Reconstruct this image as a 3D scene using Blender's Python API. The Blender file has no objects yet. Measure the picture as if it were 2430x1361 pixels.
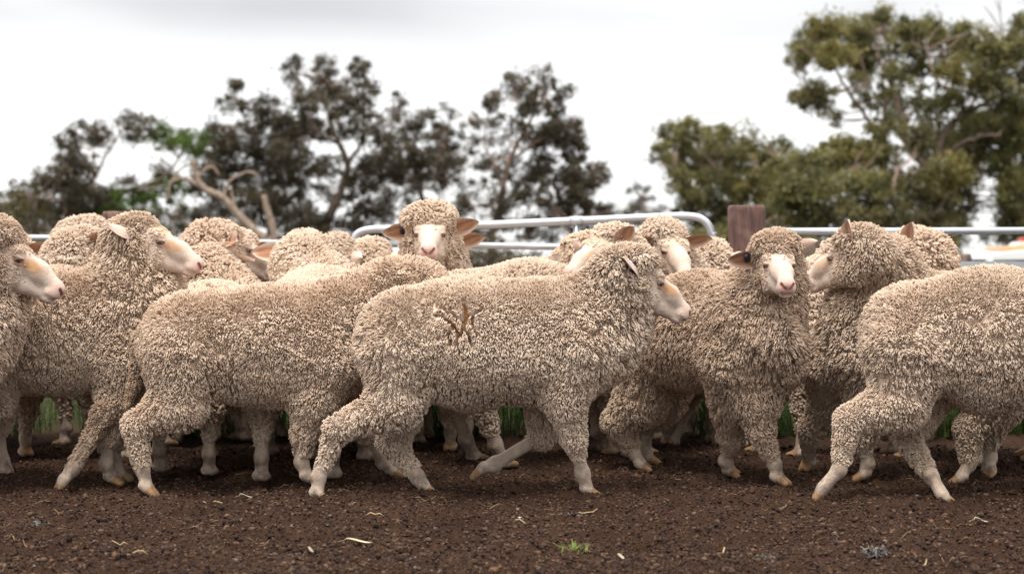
import bpy, math, random
import numpy as np
from mathutils import Vector, Matrix

# ------------------------------------------------------------------ camera, sky, sun
F, HC, HOR = 4732.0, 0.79, 610.0          # focal length in photo pixels, eye height, horizon row
scene = bpy.context.scene
cam = bpy.data.cameras.new('camera'); cam_ob = bpy.data.objects.new('camera', cam)
scene.collection.objects.link(cam_ob); scene.camera = cam_ob
cam_ob.location = (0, 0, HC); cam_ob.rotation_euler = (math.radians(90), 0, 0)
cam.sensor_width = 36; cam.lens = 36 * F / 2430; cam.shift_y = -(680.5 - HOR) / 2430
cam.clip_start = 0.1; cam.clip_end = 2000
cam.dof.use_dof = True; cam.dof.focus_distance = 6.65; cam.dof.aperture_fstop = 3.6

SUN_EL, SUN_AZ = 70.0, 205.0               # overcast: a broad soft sun high up, a little behind the camera's left shoulder
world = bpy.data.worlds.new('World'); scene.world = world; world.use_nodes = True
def build_world():
    nt = world.node_tree; nt.nodes.clear(); N = nt.nodes.new; L = nt.links.new
    out = N('ShaderNodeOutputWorld'); bg = N('ShaderNodeBackground'); bg.inputs['Strength'].default_value = 0.1
    sky = N('ShaderNodeTexSky'); sky.sky_type = 'NISHITA'; sky.sun_disc = False
    sky.sun_elevation = math.radians(SUN_EL); sky.sun_rotation = math.radians(SUN_AZ)
    tc = N('ShaderNodeTexCoord'); mp = N('ShaderNodeMapping'); mp.inputs['Scale'].default_value = (1.0, 1.0, 3.2)
    mp.inputs['Location'].default_value = (0.35, 0.0, 0.42)
    no = N('ShaderNodeTexNoise'); no.inputs['Scale'].default_value = 2.6; no.inputs['Detail'].default_value = 4; no.inputs['Roughness'].default_value = .45
    cr = N('ShaderNodeValToRGB'); e = cr.color_ramp.elements
    e[0].position = .36; e[0].color = (3.6, 3.6, 3.66, 1); e[1].position = .60; e[1].color = (6.2, 6.2, 6.2, 1)
    sep = N('ShaderNodeSeparateXYZ'); ra = N('ShaderNodeMapRange')       # the cloud deck: bright band low, greyer above it
    ra.inputs['From Min'].default_value = .075; ra.inputs['From Max'].default_value = .125
    ra.inputs['To Min'].default_value = .0; ra.inputs['To Max'].default_value = 1.0
    ra.interpolation_type = 'SMOOTHSTEP'
    low = N('ShaderNodeMix'); low.data_type = 'RGBA'; low.inputs[6].default_value = (6.8, 6.8, 6.8, 1)
    mix = N('ShaderNodeMix'); mix.data_type = 'RGBA'; mix.inputs[0].default_value = .93
    L(tc.outputs['Generated'], mp.inputs[0]); L(mp.outputs[0], no.inputs['Vector']); L(no.outputs[0], cr.inputs[0])
    L(tc.outputs['Generated'], sep.inputs[0]); L(sep.outputs['Z'], ra.inputs['Value'])
    L(ra.outputs[0], low.inputs[0]); L(cr.outputs[0], low.inputs[7])
    zr = N('ShaderNodeMapRange'); zr.inputs['From Min'].default_value = .15; zr.inputs['From Max'].default_value = 1.0; zr.inputs['To Min'].default_value = 1.0; zr.inputs['To Max'].default_value = 3.3
    L(sep.outputs['Z'], zr.inputs['Value']); zm = N('ShaderNodeVectorMath'); zm.operation = 'SCALE'; L(low.outputs[2], zm.inputs[0]); L(zr.outputs[0], zm.inputs['Scale'])   # an overcast dome is brightest overhead
    L(sky.outputs[0], mix.inputs[6]); L(zm.outputs[0], mix.inputs[7])
    L(mix.outputs[2], bg.inputs['Color']); L(bg.outputs[0], out.inputs[0])
build_world()
sun = bpy.data.lights.new('sun', 'SUN'); sun.energy = 1.5; sun.angle = math.radians(25); sun.color = (1, .95, .88)
sun_ob = bpy.data.objects.new('sun', sun); scene.collection.objects.link(sun_ob)
_a, _e = math.radians(SUN_AZ), math.radians(SUN_EL)
_d = Vector((math.sin(_a) * math.cos(_e), math.cos(_a) * math.cos(_e), math.sin(_e)))
sun_ob.rotation_euler = _d.to_track_quat('Z', 'Y').to_euler(); sun_ob.location = _d * 30
scene.view_settings.view_transform = 'Standard'; scene.view_settings.look = 'None'
scene.view_settings.exposure = 0.92; scene.view_settings.gamma = 1.0
scene.render.engine = 'CYCLES'
scene.cycles.max_bounces = 6; scene.cycles.diffuse_bounces = 3; scene.cycles.glossy_bounces = 2
scene.cycles.caustics_reflective = False; scene.cycles.caustics_refractive = False

# ------------------------------------------------------------------ helpers
C = scene.collection
def P(px, py, d):
    """A photo pixel at a distance of d metres -> a point of the place."""
    return np.array([(px - 1215.0) / F * d, d, HC + (HOR - py) / F * d])
def unit(v):
    v = np.asarray(v, float); return v / (np.linalg.norm(v) + 1e-12)
def tag(o, label=None, cat=None, group=None, kind=None):
    for k, v in (('label', label), ('category', cat), ('group', group), ('kind', kind)):
        if v: o[k] = v
    return o
def empty(name, loc, rz=0.0):
    o = bpy.data.objects.new(name, None); o.location = loc; o.rotation_euler = (0, 0, rz); o.empty_display_size = .1
    C.objects.link(o); return o
def mesh_ob(name, verts, faces, mat, parent=None, smooth=True, attrs=None, loc=None):
    """faces: an (n,4) or (n,3) array or a list of tuples."""
    me = bpy.data.meshes.new(name); verts = np.asarray(verts, np.float32)
    if isinstance(faces, np.ndarray):
        n, k = faces.shape
        me.vertices.add(len(verts)); me.vertices.foreach_set('co', verts.ravel())
        me.loops.add(n * k); me.loops.foreach_set('vertex_index', faces.astype(np.int32).ravel())
        me.polygons.add(n); me.polygons.foreach_set('loop_start', np.arange(0, n * k, k, dtype=np.int32))
        me.update(calc_edges=True); me.validate()
    else:
        me.from_pydata(verts.tolist(), [], faces); me.update()
    if smooth: me.polygons.foreach_set('use_smooth', np.ones(len(me.polygons), bool))
    for an, av in (attrs or {}).items():
        av = np.asarray(av, np.float32)
        if av.shape[1] == 3: av = np.c_[av, np.ones(len(av), np.float32)]
        at = me.attributes.new(an, 'FLOAT_COLOR', 'POINT'); at.data.foreach_set('color', av.ravel())
    if mat: me.materials.append(mat)
    o = bpy.data.objects.new(name, me)
    if parent: o.parent = parent
    if loc is not None: o.location = loc
    C.objects.link(o); return o
class MB:
    """Collects simple pieces that make ONE mesh."""
    def __init__(s): s.v = []; s.f = []; s.c = []; s.n = 0
    def add(s, v, f, col=None):
        v = np.asarray(v, float); s.f += [tuple(int(i) + s.n for i in q) for q in f]; s.v.append(v); s.n += len(v)
        s.c.append(np.tile(np.asarray(col if col is not None else (1, 1, 1), float), (len(v), 1)) if np.ndim(col) < 2 else np.asarray(col))
    def tube(s, pts, rad, seg=10, col=None, cap=True, squash=None):
        pts = np.asarray(pts, float); m = len(pts); rad = np.broadcast_to(rad, (m,))
        V = []; prev = None
        for i in range(m):
            t = unit(pts[min(i + 1, m - 1)] - pts[max(i - 1, 0)])
            if prev is None: a = unit(np.cross(t, [0, 0, 1] if abs(t[2]) < .9 else [1, 0, 0]))
            else: a = unit(prev - t * np.dot(prev, t))
            prev = a; b = np.cross(t, a)
            for k in range(seg):
                an = 2 * math.pi * k / seg; V.append(pts[i] + rad[i] * (math.cos(an) * a + math.sin(an) * b))
        Fc = [(i * seg + k, i * seg + (k + 1) % seg, (i + 1) * seg + (k + 1) % seg, (i + 1) * seg + k) for i in range(m - 1) for k in range(seg)]
        if cap: Fc += [tuple(range(seg))[::-1], tuple((m - 1) * seg + k for k in range(seg))]
        s.add(V, Fc, col)
    def box(s, lo, hi, col=None, bev=0.0):
        (x0, y0, z0), (x1, y1, z1) = lo, hi
        s.add([(x0, y0, z0), (x1, y0, z0), (x1, y1, z0), (x0, y1, z0), (x0, y0, z1), (x1, y0, z1), (x1, y1, z1), (x0, y1, z1)],
              [(0, 3, 2, 1), (4, 5, 6, 7), (0, 1, 5, 4), (1, 2, 6, 5), (2, 3, 7, 6), (3, 0, 4, 7)], col)
    def build(s, name, mat, parent=None, smooth=True, loc=None):
        v = np.concatenate(s.v)
        o = mesh_ob(name, v if loc is None else v - np.asarray(loc), s.f, mat, parent, smooth, {'col': np.concatenate(s.c)}, loc)
        return o
def catmull(pts, n):
    pts = np.asarray(pts, float); m = len(pts)
    q = np.vstack([2 * pts[0] - pts[1], pts, 2 * pts[-1] - pts[-2]]); out = []
    for i in range(m - 1):
        p0, p1, p2, p3 = q[i], q[i + 1], q[i + 2], q[i + 3]
        for t in np.linspace(0, 1, n, endpoint=False):
            out.append(.5 * (2 * p1 + (p2 - p0) * t + (2 * p0 - 5 * p1 + 4 * p2 - p3) * t * t + (3 * p1 - p0 - 3 * p2 + p3) * t ** 3))
    out.append(pts[-1]); return np.array(out)

# ------------------------------------------------------------------ implicit surfaces
def d_cap(p, a, b, ra, rb):
    ab = b - a; L2 = float(ab @ ab) + 1e-12
    t = np.clip(((p - a) @ ab) / L2, 0, 1)
    q = p - a - t[..., None] * ab
    return np.sqrt((q * q).sum(-1)) - (ra + (rb - ra) * t)
def d_ell(p, c, R, r):
    q = (p - c) @ R
    k0 = np.sqrt(((q / r) ** 2).sum(-1)); k1 = np.sqrt(((q / (r * r)) ** 2).sum(-1)) + 1e-6
    return k0 * (k0 - 1.0) / k1
class Field:
    """A smooth union of tapered capsules and ellipsoids, meshed with surface nets."""
    def __init__(s): s.pr = []
    def cap(s, a, b, ra, rb, k=.03, at=(1, 0, 0), flat=None):
        s.pr.append(('c', np.asarray(a, np.float32), np.asarray(b, np.float32), ra, rb, k, 1, at, flat))
    def ell(s, c, r, R=np.eye(3), k=.03, at=(1, 0, 0)):
        s.pr.append(('e', np.asarray(c, np.float32), np.asarray(R, np.float32), np.asarray(r, np.float32), 0, k, 1, at, None))
    def cut_ell(s, c, r, R=np.eye(3), k=.005):
        s.pr.append(('e', np.asarray(c, np.float32), np.asarray(R, np.float32), np.asarray(r, np.float32), 0, k, -1, None, None))
    def cut_cap(s, a, b, ra, rb, k=.004):
        s.pr.append(('c', np.asarray(a, np.float32), np.asarray(b, np.float32), ra, rb, k, -1, None, None))
    def box(s, q):
        if q[0] == 'c':
            r = max(q[3], q[4]); return np.minimum(q[1], q[2]) - r, np.maximum(q[1], q[2]) + r
        e = (np.abs(q[2]) * q[3]).sum(1); return q[1] - e, q[1] + e
    def dist(s, q, p):
        if q[0] == 'c':
            if q[8] is not None:                                # flattened along the local y axis
                m = (q[1] + q[2]) / 2; f = np.array([1, q[8], 1], np.float32)
                return d_cap((p - m) * f + m, (q[1] - m) * f + m, (q[2] - m) * f + m, q[3], q[4]) / max(1, q[8])
            return d_cap(p, q[1], q[2], q[3], q[4])
        return d_ell(p, q[1], q[2], q[3])
    def mesh(s, h, smooth=1):
        bx = [s.box(q) for q in s.pr if q[6] > 0]
        lo = np.min([b[0] for b in bx], 0) - 4 * h; hi = np.max([b[1] for b in bx], 0) + 4 * h
        n = np.ceil((hi - lo) / h).astype(int) + 1
        ax = [(lo[i] + h * np.arange(n[i])).astype(np.float32) for i in range(3)]
        f = np.full(n, .5, np.float32)
        for q in s.pr:
            b0, b1 = s.box(q); m = q[5] + 3 * h
            i0 = np.maximum(((b0 - m - lo) / h).astype(int), 0); i1 = np.minimum(((b1 + m - lo) / h).astype(int) + 2, n)
            g = np.stack(np.meshgrid(*[ax[i][i0[i]:i1[i]] for i in range(3)], indexing='ij'), -1)
            d = s.dist(q, g).astype(np.float32); sl = tuple(slice(a, b) for a, b in zip(i0, i1)); k = q[5]
            if q[6] > 0:
                w = np.maximum(k - np.abs(f[sl] - d), 0) / k; f[sl] = np.minimum(f[sl], d) - w * w * k * .25
            else:
                w = np.maximum(k - np.abs(f[sl] + d), 0) / k; f[sl] = np.maximum(f[sl], -d) + w * w * k * .25
        return surface_nets(f, lo, h, smooth)
    def attr(s, v, scale=.03):
        W = np.zeros(len(v)); A = np.zeros((len(v), 3))
        v = v.astype(np.float32)
        for q in s.pr:
            if q[6] < 0: continue
            w = np.exp(-np.clip(s.dist(q, v), -.02, 1) / scale); W += w; A += w[:, None] * np.asarray(q[7])
        return A / (W[:, None] + 1e-9)
def surface_nets(f, lo, h, smooth):
    n = np.array(f.shape); s = f < 0
    cnt = np.zeros(n - 1, np.int8)
    for a in (0, 1):
        for b in (0, 1):
            for c in (0, 1):
                cnt += s[a:n[0] - 1 + a, b:n[1] - 1 + b, c:n[2] - 1 + c]
    act = np.argwhere((cnt > 0) & (cnt < 8)); idx = -np.ones(n - 1, np.int64)
    idx[act[:, 0], act[:, 1], act[:, 2]] = np.arange(len(act))
    cor = [(a, b, c) for a in (0, 1) for b in (0, 1) for c in (0, 1)]
    val = {c: f[act[:, 0] + c[0], act[:, 1] + c[1], act[:, 2] + c[2]] for c in cor}
    S = np.zeros((len(act), 3)); W = np.zeros(len(act))
    for c in cor:
        for ax in range(3):
            if c[ax] == 0:
                e = list(c); e[ax] = 1; e = tuple(e); va, vb = val[c], val[e]
                m = (va < 0) != (vb < 0); t = np.where(m, va / np.where(m, va - vb, 1), 0)
                p = np.tile(np.array(c, float), (len(act), 1)); p[:, ax] += t
                S += p * m[:, None]; W += m
    v = (act + S / W[:, None]) * h + lo
    Q = []
    for ax in range(3):
        u, w = (ax + 1) % 3, (ax + 2) % 3
        sl0 = [slice(None)] * 3; sl1 = [slice(None)] * 3; sl0[ax] = slice(0, -1); sl1[ax] = slice(1, None)
        e = np.argwhere(s[tuple(sl0)] != s[tuple(sl1)])
        e = e[(e[:, u] > 0) & (e[:, w] > 0) & (e[:, u] < n[u] - 1) & (e[:, w] < n[w] - 1)]
        q = []
        for du, dw in ((-1, -1), (0, -1), (0, 0), (-1, 0)):
            k = e.copy(); k[:, u] += du; k[:, w] += dw; q.append(idx[k[:, 0], k[:, 1], k[:, 2]])
        q = np.stack(q, 1); flip = ~s[e[:, 0], e[:, 1], e[:, 2]]
        q[flip] = q[flip][:, ::-1]; Q.append(q)
    Q = np.concatenate(Q); Q = Q[(Q >= 0).all(1)]
    for _ in range(smooth):                                            # one relaxing pass takes the grid out of the surface
        A = np.zeros_like(v); N_ = np.zeros(len(v))
        for k in range(4):
            np.add.at(A, Q[:, k], v[Q[:, (k + 1) % 4]] + v[Q[:, (k + 3) % 4]]); np.add.at(N_, Q[:, k], 2)
        ok = N_ > 0; v[ok] = .4 * v[ok] + .6 * A[ok] / N_[ok][:, None]
    return v, Q
# ------------------------------------------------------------------ materials
def nodes(name, disp=None):
    m = bpy.data.materials.new(name); m.use_nodes = True; nt = m.node_tree
    b = nt.nodes['Principled BSDF']; out = nt.nodes['Material Output']
    if disp: m.displacement_method = disp
    def N(t, **kw):
        n = nt.nodes.new('ShaderNode' + t)
        for k, v in kw.items():
            if k in n.inputs: n.inputs[k].default_value = v
            else: setattr(n, k, v)
        return n
    def L(a, b_): nt.links.new(a, b_)
    def math_(op, a, b_=None, clamp=False):
        n = nt.nodes.new('ShaderNodeMath'); n.operation = op; n.use_clamp = clamp
        for i, x in enumerate((a, b_)):
            if x is None: continue
            if isinstance(x, (int, float)): n.inputs[i].default_value = x
            else: L(x, n.inputs[i])
        return n.outputs[0]
    def mixc(f, a, b_, blend='MIX'):
        n = nt.nodes.new('ShaderNodeMix'); n.data_type = 'RGBA'; n.blend_type = blend
        for i, x in ((0, f), (6, a), (7, b_)):
            if isinstance(x, (int, float)): n.inputs[i].default_value = x
            elif isinstance(x, tuple): n.inputs[i].default_value = x if len(x) == 4 else x + (1,)
            else: L(x, n.inputs[i])
        return n.outputs[2]
    def ramp(x, lo, hi, a=0.0, b_=1.0, smooth=True):
        n = nt.nodes.new('ShaderNodeMapRange'); n.interpolation_type = 'SMOOTHSTEP' if smooth else 'LINEAR'
        L(x, n.inputs[0])
        for i, v in zip((1, 2, 3, 4), (lo, hi, a, b_)): n.inputs[i].default_value = v
        return n.outputs[0]
    return m, nt, b, out, N, L, math_, mixc, ramp

def wool_material():
    m, nt, b, out, N, L, M, mix, ramp = nodes('wool')
    tc = N('TexCoord'); at = N('Attribute', attribute_name='wa'); sep = N('SeparateColor'); L(at.outputs['Color'], sep.inputs[0])
    rnd, tip, stain = sep.outputs[0], sep.outputs[1], sep.outputs[2]; torn = at.outputs['Alpha']
    n5 = N('TexNoise', Scale=7.0, Detail=3.0); L(tc.outputs['Object'], n5.inputs['Vector'])
    n6 = N('TexNoise', Scale=420.0, Detail=2.0); L(tc.outputs['Object'], n6.inputs['Vector'])
    c = mix(ramp(n5.outputs[0], .3, .7), (.60, .46, .35), (.67, .535, .42))
    c = mix(M('MULTIPLY', rnd, .40), c, (.42, .295, .205))
    c = mix(M('MULTIPLY', n6.outputs[0], .25), c, (.62, .52, .42))
    tint = N('Attribute', attribute_name='tint', attribute_type='OBJECT')
    c = mix(1.0, c, tint.outputs['Color'], 'MULTIPLY')
    c = mix(M('MULTIPLY', stain, .8), c, (.27, .165, .09))
    c = mix(torn, c, (.20, .085, .025))
    L(c, b.inputs['Base Color']); b.inputs['Roughness'].default_value = 1.0; b.inputs['Specular IOR Level'].default_value = .05
    bp = N('Bump', Strength=.6, Distance=.0015); L(n6.outputs[0], bp.inputs['Height']); L(bp.outputs[0], b.inputs['Normal'])
    return m
def skin_material():
    m, nt, b, out, N, L, M, mix, ramp = nodes('short_haired_skin')
    at = N('Attribute', attribute_name='col'); tc = N('TexCoord'); ge = N('NewGeometry'); sx = N('SeparateXYZ'); L(ge.outputs['Position'], sx.inputs[0])
    n = N('TexNoise', Scale=55.0, Detail=5.0, Roughness=.7); n2 = N('TexNoise', Scale=260.0, Detail=4.0, Roughness=.75); n3 = N('TexNoise', Scale=26.0, Detail=5.0, Roughness=.65)
    for q in (n, n2, n3): L(tc.outputs['Object'], q.inputs['Vector'])
    c = mix(M('MULTIPLY', ramp(n.outputs[0], .42, .72), .32), at.outputs['Color'], (.42, .29, .19))
    c = mix(M('MULTIPLY', ramp(n2.outputs[0], .42, .66), .40), c, (.36, .26, .185))
    low = ramp(sx.outputs[2], .22, .02); c = mix(M('MULTIPLY', M('MULTIPLY', low, ramp(n3.outputs[0], .40, .66)), .75), c, (.12, .08, .058))   # soil splashed on the lower legs
    L(c, b.inputs['Base Color']); b.inputs['Roughness'].default_value = .8; b.inputs['Specular IOR Level'].default_value = .12
    b.inputs['Sheen Weight'].default_value = .12
    bp = N('Bump', Strength=.8, Distance=.0034); L(M('ADD', n.outputs[0], M('MULTIPLY', n2.outputs[0], .9)), bp.inputs['Height']); L(bp.outputs[0], b.inputs['Normal'])
    return m
def vcol_material(name, rough=.6, spec=.4, metal=0.0, noise=None):
    m, nt, b, out, N, L, M, mix, ramp = nodes(name)
    at = N('Attribute', attribute_name='col'); c = at.outputs['Color']
    if noise:
        tc = N('TexCoord'); n = N('TexNoise', Scale=noise[0], Detail=4.0); L(tc.outputs['Object'], n.inputs['Vector'])
        c = mix(M('MULTIPLY', ramp(n.outputs[0], .35, .7), noise[1]), c, noise[2])
    L(c, b.inputs['Base Color']); b.inputs['Roughness'].default_value = rough; b.inputs['Specular IOR Level'].default_value = spec; b.inputs['Metallic'].default_value = metal
    return m
WOOL, SKIN = wool_material(), skin_material()
EYE = vcol_material('eye', .08, .6); TAG = vcol_material('tag_plastic', .35, .5)

# ------------------------------------------------------------------ the sheep
CREAM, LEG, HOOF = (.69, .56, .46), (.50, .40, .315), (.33, .18, .065)
PINK = (.70, .40, .35)
def seg_d(p, a, b):
    a = np.asarray(a, float); b = np.asarray(b, float); ab = b - a
    t = np.clip(((p - a) @ ab) / (ab @ ab), 0, 1); return np.linalg.norm(p - a - t[:, None] * ab, axis=1)
def sm(x, lo, hi):
    t = np.clip((x - lo) / (hi - lo), 0, 1); return t * t * (3 - 2 * t)
def head_frame(poll, fdir, roll=0.0):
    t = unit(fdir); y = unit(np.cross([0, 0, 1], t)); z = np.cross(t, y)
    a = math.radians(11.4); x = t * math.cos(a) + z * math.sin(a); z = np.cross(x, y)
    y, z = y * math.cos(roll) + z * math.sin(roll), z * math.cos(roll) - y * math.sin(roll)
    return np.stack([x, y, z], 1)

# ------------------------------------------------------------------ wool locks
def hash3(c, k):
    x = (c[:, 0] * 73856093) ^ (c[:, 1] * 19349663) ^ (c[:, 2] * 83492791) ^ (k * 2654435761)
    x = (x ^ (x >> 13)) * 1274126177; x = x ^ (x >> 16)
    return (x & 0xFFFFFF).astype(np.float64) / 0x1000000
def voronoi(p):
    """distance to the nearest and second nearest cell centre, and the nearest centre"""
    c = np.floor(p).astype(np.int64); d1 = np.full(len(p), 9.0); d2 = d1.copy(); fp = np.zeros_like(p)
    for i in (-1, 0, 1):
        for j in (-1, 0, 1):
            for k in (-1, 0, 1):
                q = c + [i, j, k]; f = q + np.stack([hash3(q, 1), hash3(q, 2), hash3(q, 3)], 1)
                d = np.linalg.norm(f - p, axis=1); m = d < d1
                d2 = np.where(m, d1, np.minimum(d2, d)); d1 = np.where(m, d, d1); fp[m] = f[m]
    return d1, d2, fp
def vnoise(p, seed=0):
    c = np.floor(p).astype(np.int64); t = p - c; t = t * t * (3 - 2 * t); o = np.zeros(len(p))
    for i in (0, 1):
        for j in (0, 1):
            for k in (0, 1):
                w = (t[:, 0] if i else 1 - t[:, 0]) * (t[:, 1] if j else 1 - t[:, 1]) * (t[:, 2] if k else 1 - t[:, 2])
                o += w * hash3(c + [i, j, k], 11 + seed)
    return o
def vnoise3(p, seed=0): return np.stack([vnoise(p, seed + i) for i in range(3)], 1) - .5
def normals(v, q):
    n = np.cross(v[q[:, 2]] - v[q[:, 0]], v[q[:, 3]] - v[q[:, 1]]); o = np.zeros_like(v)
    for k in range(4):
        for a in range(3): o[:, a] += np.bincount(q[:, k], n[:, a], len(v))
    return o / (np.linalg.norm(o, axis=1)[:, None] + 1e-12)
def nrm(a): return a / (np.linalg.norm(a, axis=1)[:, None] + 1e-12)
def grow_wool(v, q, at, h, rng, torn, stain, view, thin, multi, n=None, tornf=None):
    """at: length factor, curliness, stain per vertex. Returns one mesh: the fleece skin and all of its locks."""
    n = normals(v, q) if n is None else n; amp, lump = at[:, 0], at[:, 1]; off = rng.uniform(0, 50, 3)
    base = v - n * (.022 * amp + .004)[:, None] - n * (torn * .009)[:, None]
    keep = ((torn < .25) | (tornf is not None)) & (n @ view > -.55)
    low = (v[:, 2] < thin) & (rng.random(len(v)) < .4); keep &= ~low; src = np.flatnonzero(keep)
    src = np.concatenate([src, src[rng.random(len(src)) < multi - 1]]); fat = np.where(v[src, 2] < thin, 1.3, 1.0)
    p, n, amp, lump, st = v[src], n[src], amp[src], lump[src], stain[src]; N = len(p); hh = h / math.sqrt(multi)
    tang = rng.normal(0, .42 * h, (N, 3)); p = p + tang - n * (tang * n).sum(1)[:, None]
    gap = tornf(p) if tornf else np.zeros(N)
    w = p + vnoise3(p * 11 + off, 3) * .05
    big = vnoise(p * 6 + off, 7) * .7 + vnoise(p * 14 + off, 8) * .3      # where the fleece opens
    sc = np.array([1, 1, .34]); cs = 24.0
    d1, d2, fp = voronoi(w * sc * cs + off); edge = (d2 - d1) / cs
    s2 = 1 / (.017 + .008 * float(np.mean(lump))); sq = np.array([1, 1, .46]); w2 = p + vnoise3(p * 25 + off, 5) * .016
    e1, e2, gp = voronoi(w2 * sq * s2 + off); edge2 = (e2 - e1) / s2
    toc = (gp - off) / s2 / sq - w2; toc -= n * (toc * n).sum(1)[:, None]
    op = sm(big, .44, .60)
    sink = (1 - sm(edge, .0, .0062)) * (.12 + 1.0 * op) * .022 + (1 - sm(edge2, 0, .0050)) * (.0030 + .010 * lump)
    ve = vnoise((p + vnoise3(p * 16 + off, 61) * .03) * [30, 30, 7.5] + off, 66); line = (1 - sm(np.abs(ve - .5), .0, .07)) * np.clip(1.3 - 1.4 * np.abs(n[:, 2]), 0, 1)
    sink = np.maximum(sink, line * (.5 + .5 * sm(big, .3, .55)) * .019 * np.clip(1.2 - lump, .3, 1))
    sink = np.maximum(sink, gap * .016)
    bulge = (vnoise(p * 9 + off, 17) - .5) * .018 + lump * (.5 - np.minimum(e1, 1)) * .014 + (.4 - np.minimum(e1, 1)) * .004
    z = np.array([0, 0, 1.0]); down = -z + n * n[:, 2:3]
    flank = np.linalg.norm(down, axis=1)[:, None]; shag = (.7 + .9 * np.clip(amp - 1, 0, .5))[:, None]
    d = n * .85 + down * .75 * flank * shag + rng.normal(0, .11, (N, 3)) + toc * (9 + 10 * lump)[:, None] + (vnoise3(p * 20 + off, 23) * .75 + vnoise3(p * 60 + off, 27) * .40) * shag
    d = nrm(d); ln = (.0155 * amp * rng.uniform(.75, 1.25, N)) * (1 - .25 * lump); r = hh * rng.uniform(.48, .76, N) * (1 + .12 * lump) * fat * (1 - .9 * sm(gap, .25, .6))
    b0 = p + n * (bulge * amp - sink * amp)[:, None] - d * (ln * .80)[:, None]
    a = nrm(np.cross(d, rng.normal(0, 1, (N, 3)))); b = np.cross(d, a)
    rings = ((.0, .9, 0), (.48, 1.0, .35), (.88, .58, -.1)); K = 4; G = 3
    V = np.zeros((N, K * G + 1, 3)); cur = rng.uniform(-.7, .7, N)
    for i, (t, rr, cw) in enumerate(rings):
        c = b0 + d * (ln * t)[:, None] + a * (cur * cw * r)[:, None]
        for k in range(K):
            an = 2 * math.pi * (k + .5 * (i % 2)) / K
            V[:, i * K + k] = c + (a * math.cos(an) + b * math.sin(an)) * (r * rr)[:, None]
    V[:, -1] = b0 + d * (ln * 1.06)[:, None] + a * (cur * .5 * r)[:, None]
    pat = [(i * K + k, i * K + (k + 1) % K, (i + 1) * K + (k + 1) % K, (i + 1) * K + k) for i in range(G - 1) for k in range(K)]
    tips = [((G - 1) * K + k, (G - 1) * K + (k + 1) % K, G * K, G * K) for k in range(K)]
    M_ = K * G + 1; o = (np.arange(N) * M_)[:, None, None] + len(v)
    quads = np.concatenate([q, (np.array(pat)[None] + o).reshape(-1, 4)]); tris = (np.array(tips)[None, :, :3] + o).reshape(-1, 3)
    col = np.zeros((N, M_, 4), np.float32); col[:, :, 0] = rng.random(N)[:, None] ** 1.5; col[:, :, 2] = st[:, None]
    tv = np.concatenate([np.repeat([0, .48, .88], K), [1]]); col[:, :, 1] = tv[None]
    c0 = np.zeros((len(v), 4), np.float32); c0[:, 0] = .3; c0[:, 2] = stain; c0[:, 3] = sm(torn, .1, .5)
    return np.concatenate([base, V.reshape(-1, 3)]), quads, tris, np.concatenate([c0, col.reshape(-1, 4)])
def mixed_mesh(name, v, quads, tris, mat, parent, attrs):
    me = bpy.data.meshes.new(name); me.vertices.add(len(v)); me.vertices.foreach_set('co', v.astype(np.float32).ravel())
    li = np.concatenate([quads.ravel(), tris.ravel()]).astype(np.int32); me.loops.add(len(li)); me.loops.foreach_set('vertex_index', li)
    ls = np.concatenate([np.arange(len(quads)) * 4, len(quads) * 4 + np.arange(len(tris)) * 3]).astype(np.int32)
    me.polygons.add(len(ls)); me.polygons.foreach_set('loop_start', ls); me.update(calc_edges=True)
    me.polygons.foreach_set('use_smooth', np.ones(len(ls), bool))
    for an, av in attrs.items():
        t_ = me.attributes.new(an, 'FLOAT_COLOR', 'POINT'); t_.data.foreach_set('color', av.astype(np.float32).ravel())
    me.materials.append(mat); o = bpy.data.objects.new(name, me); o.parent = parent; C.objects.link(o); return o

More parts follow.
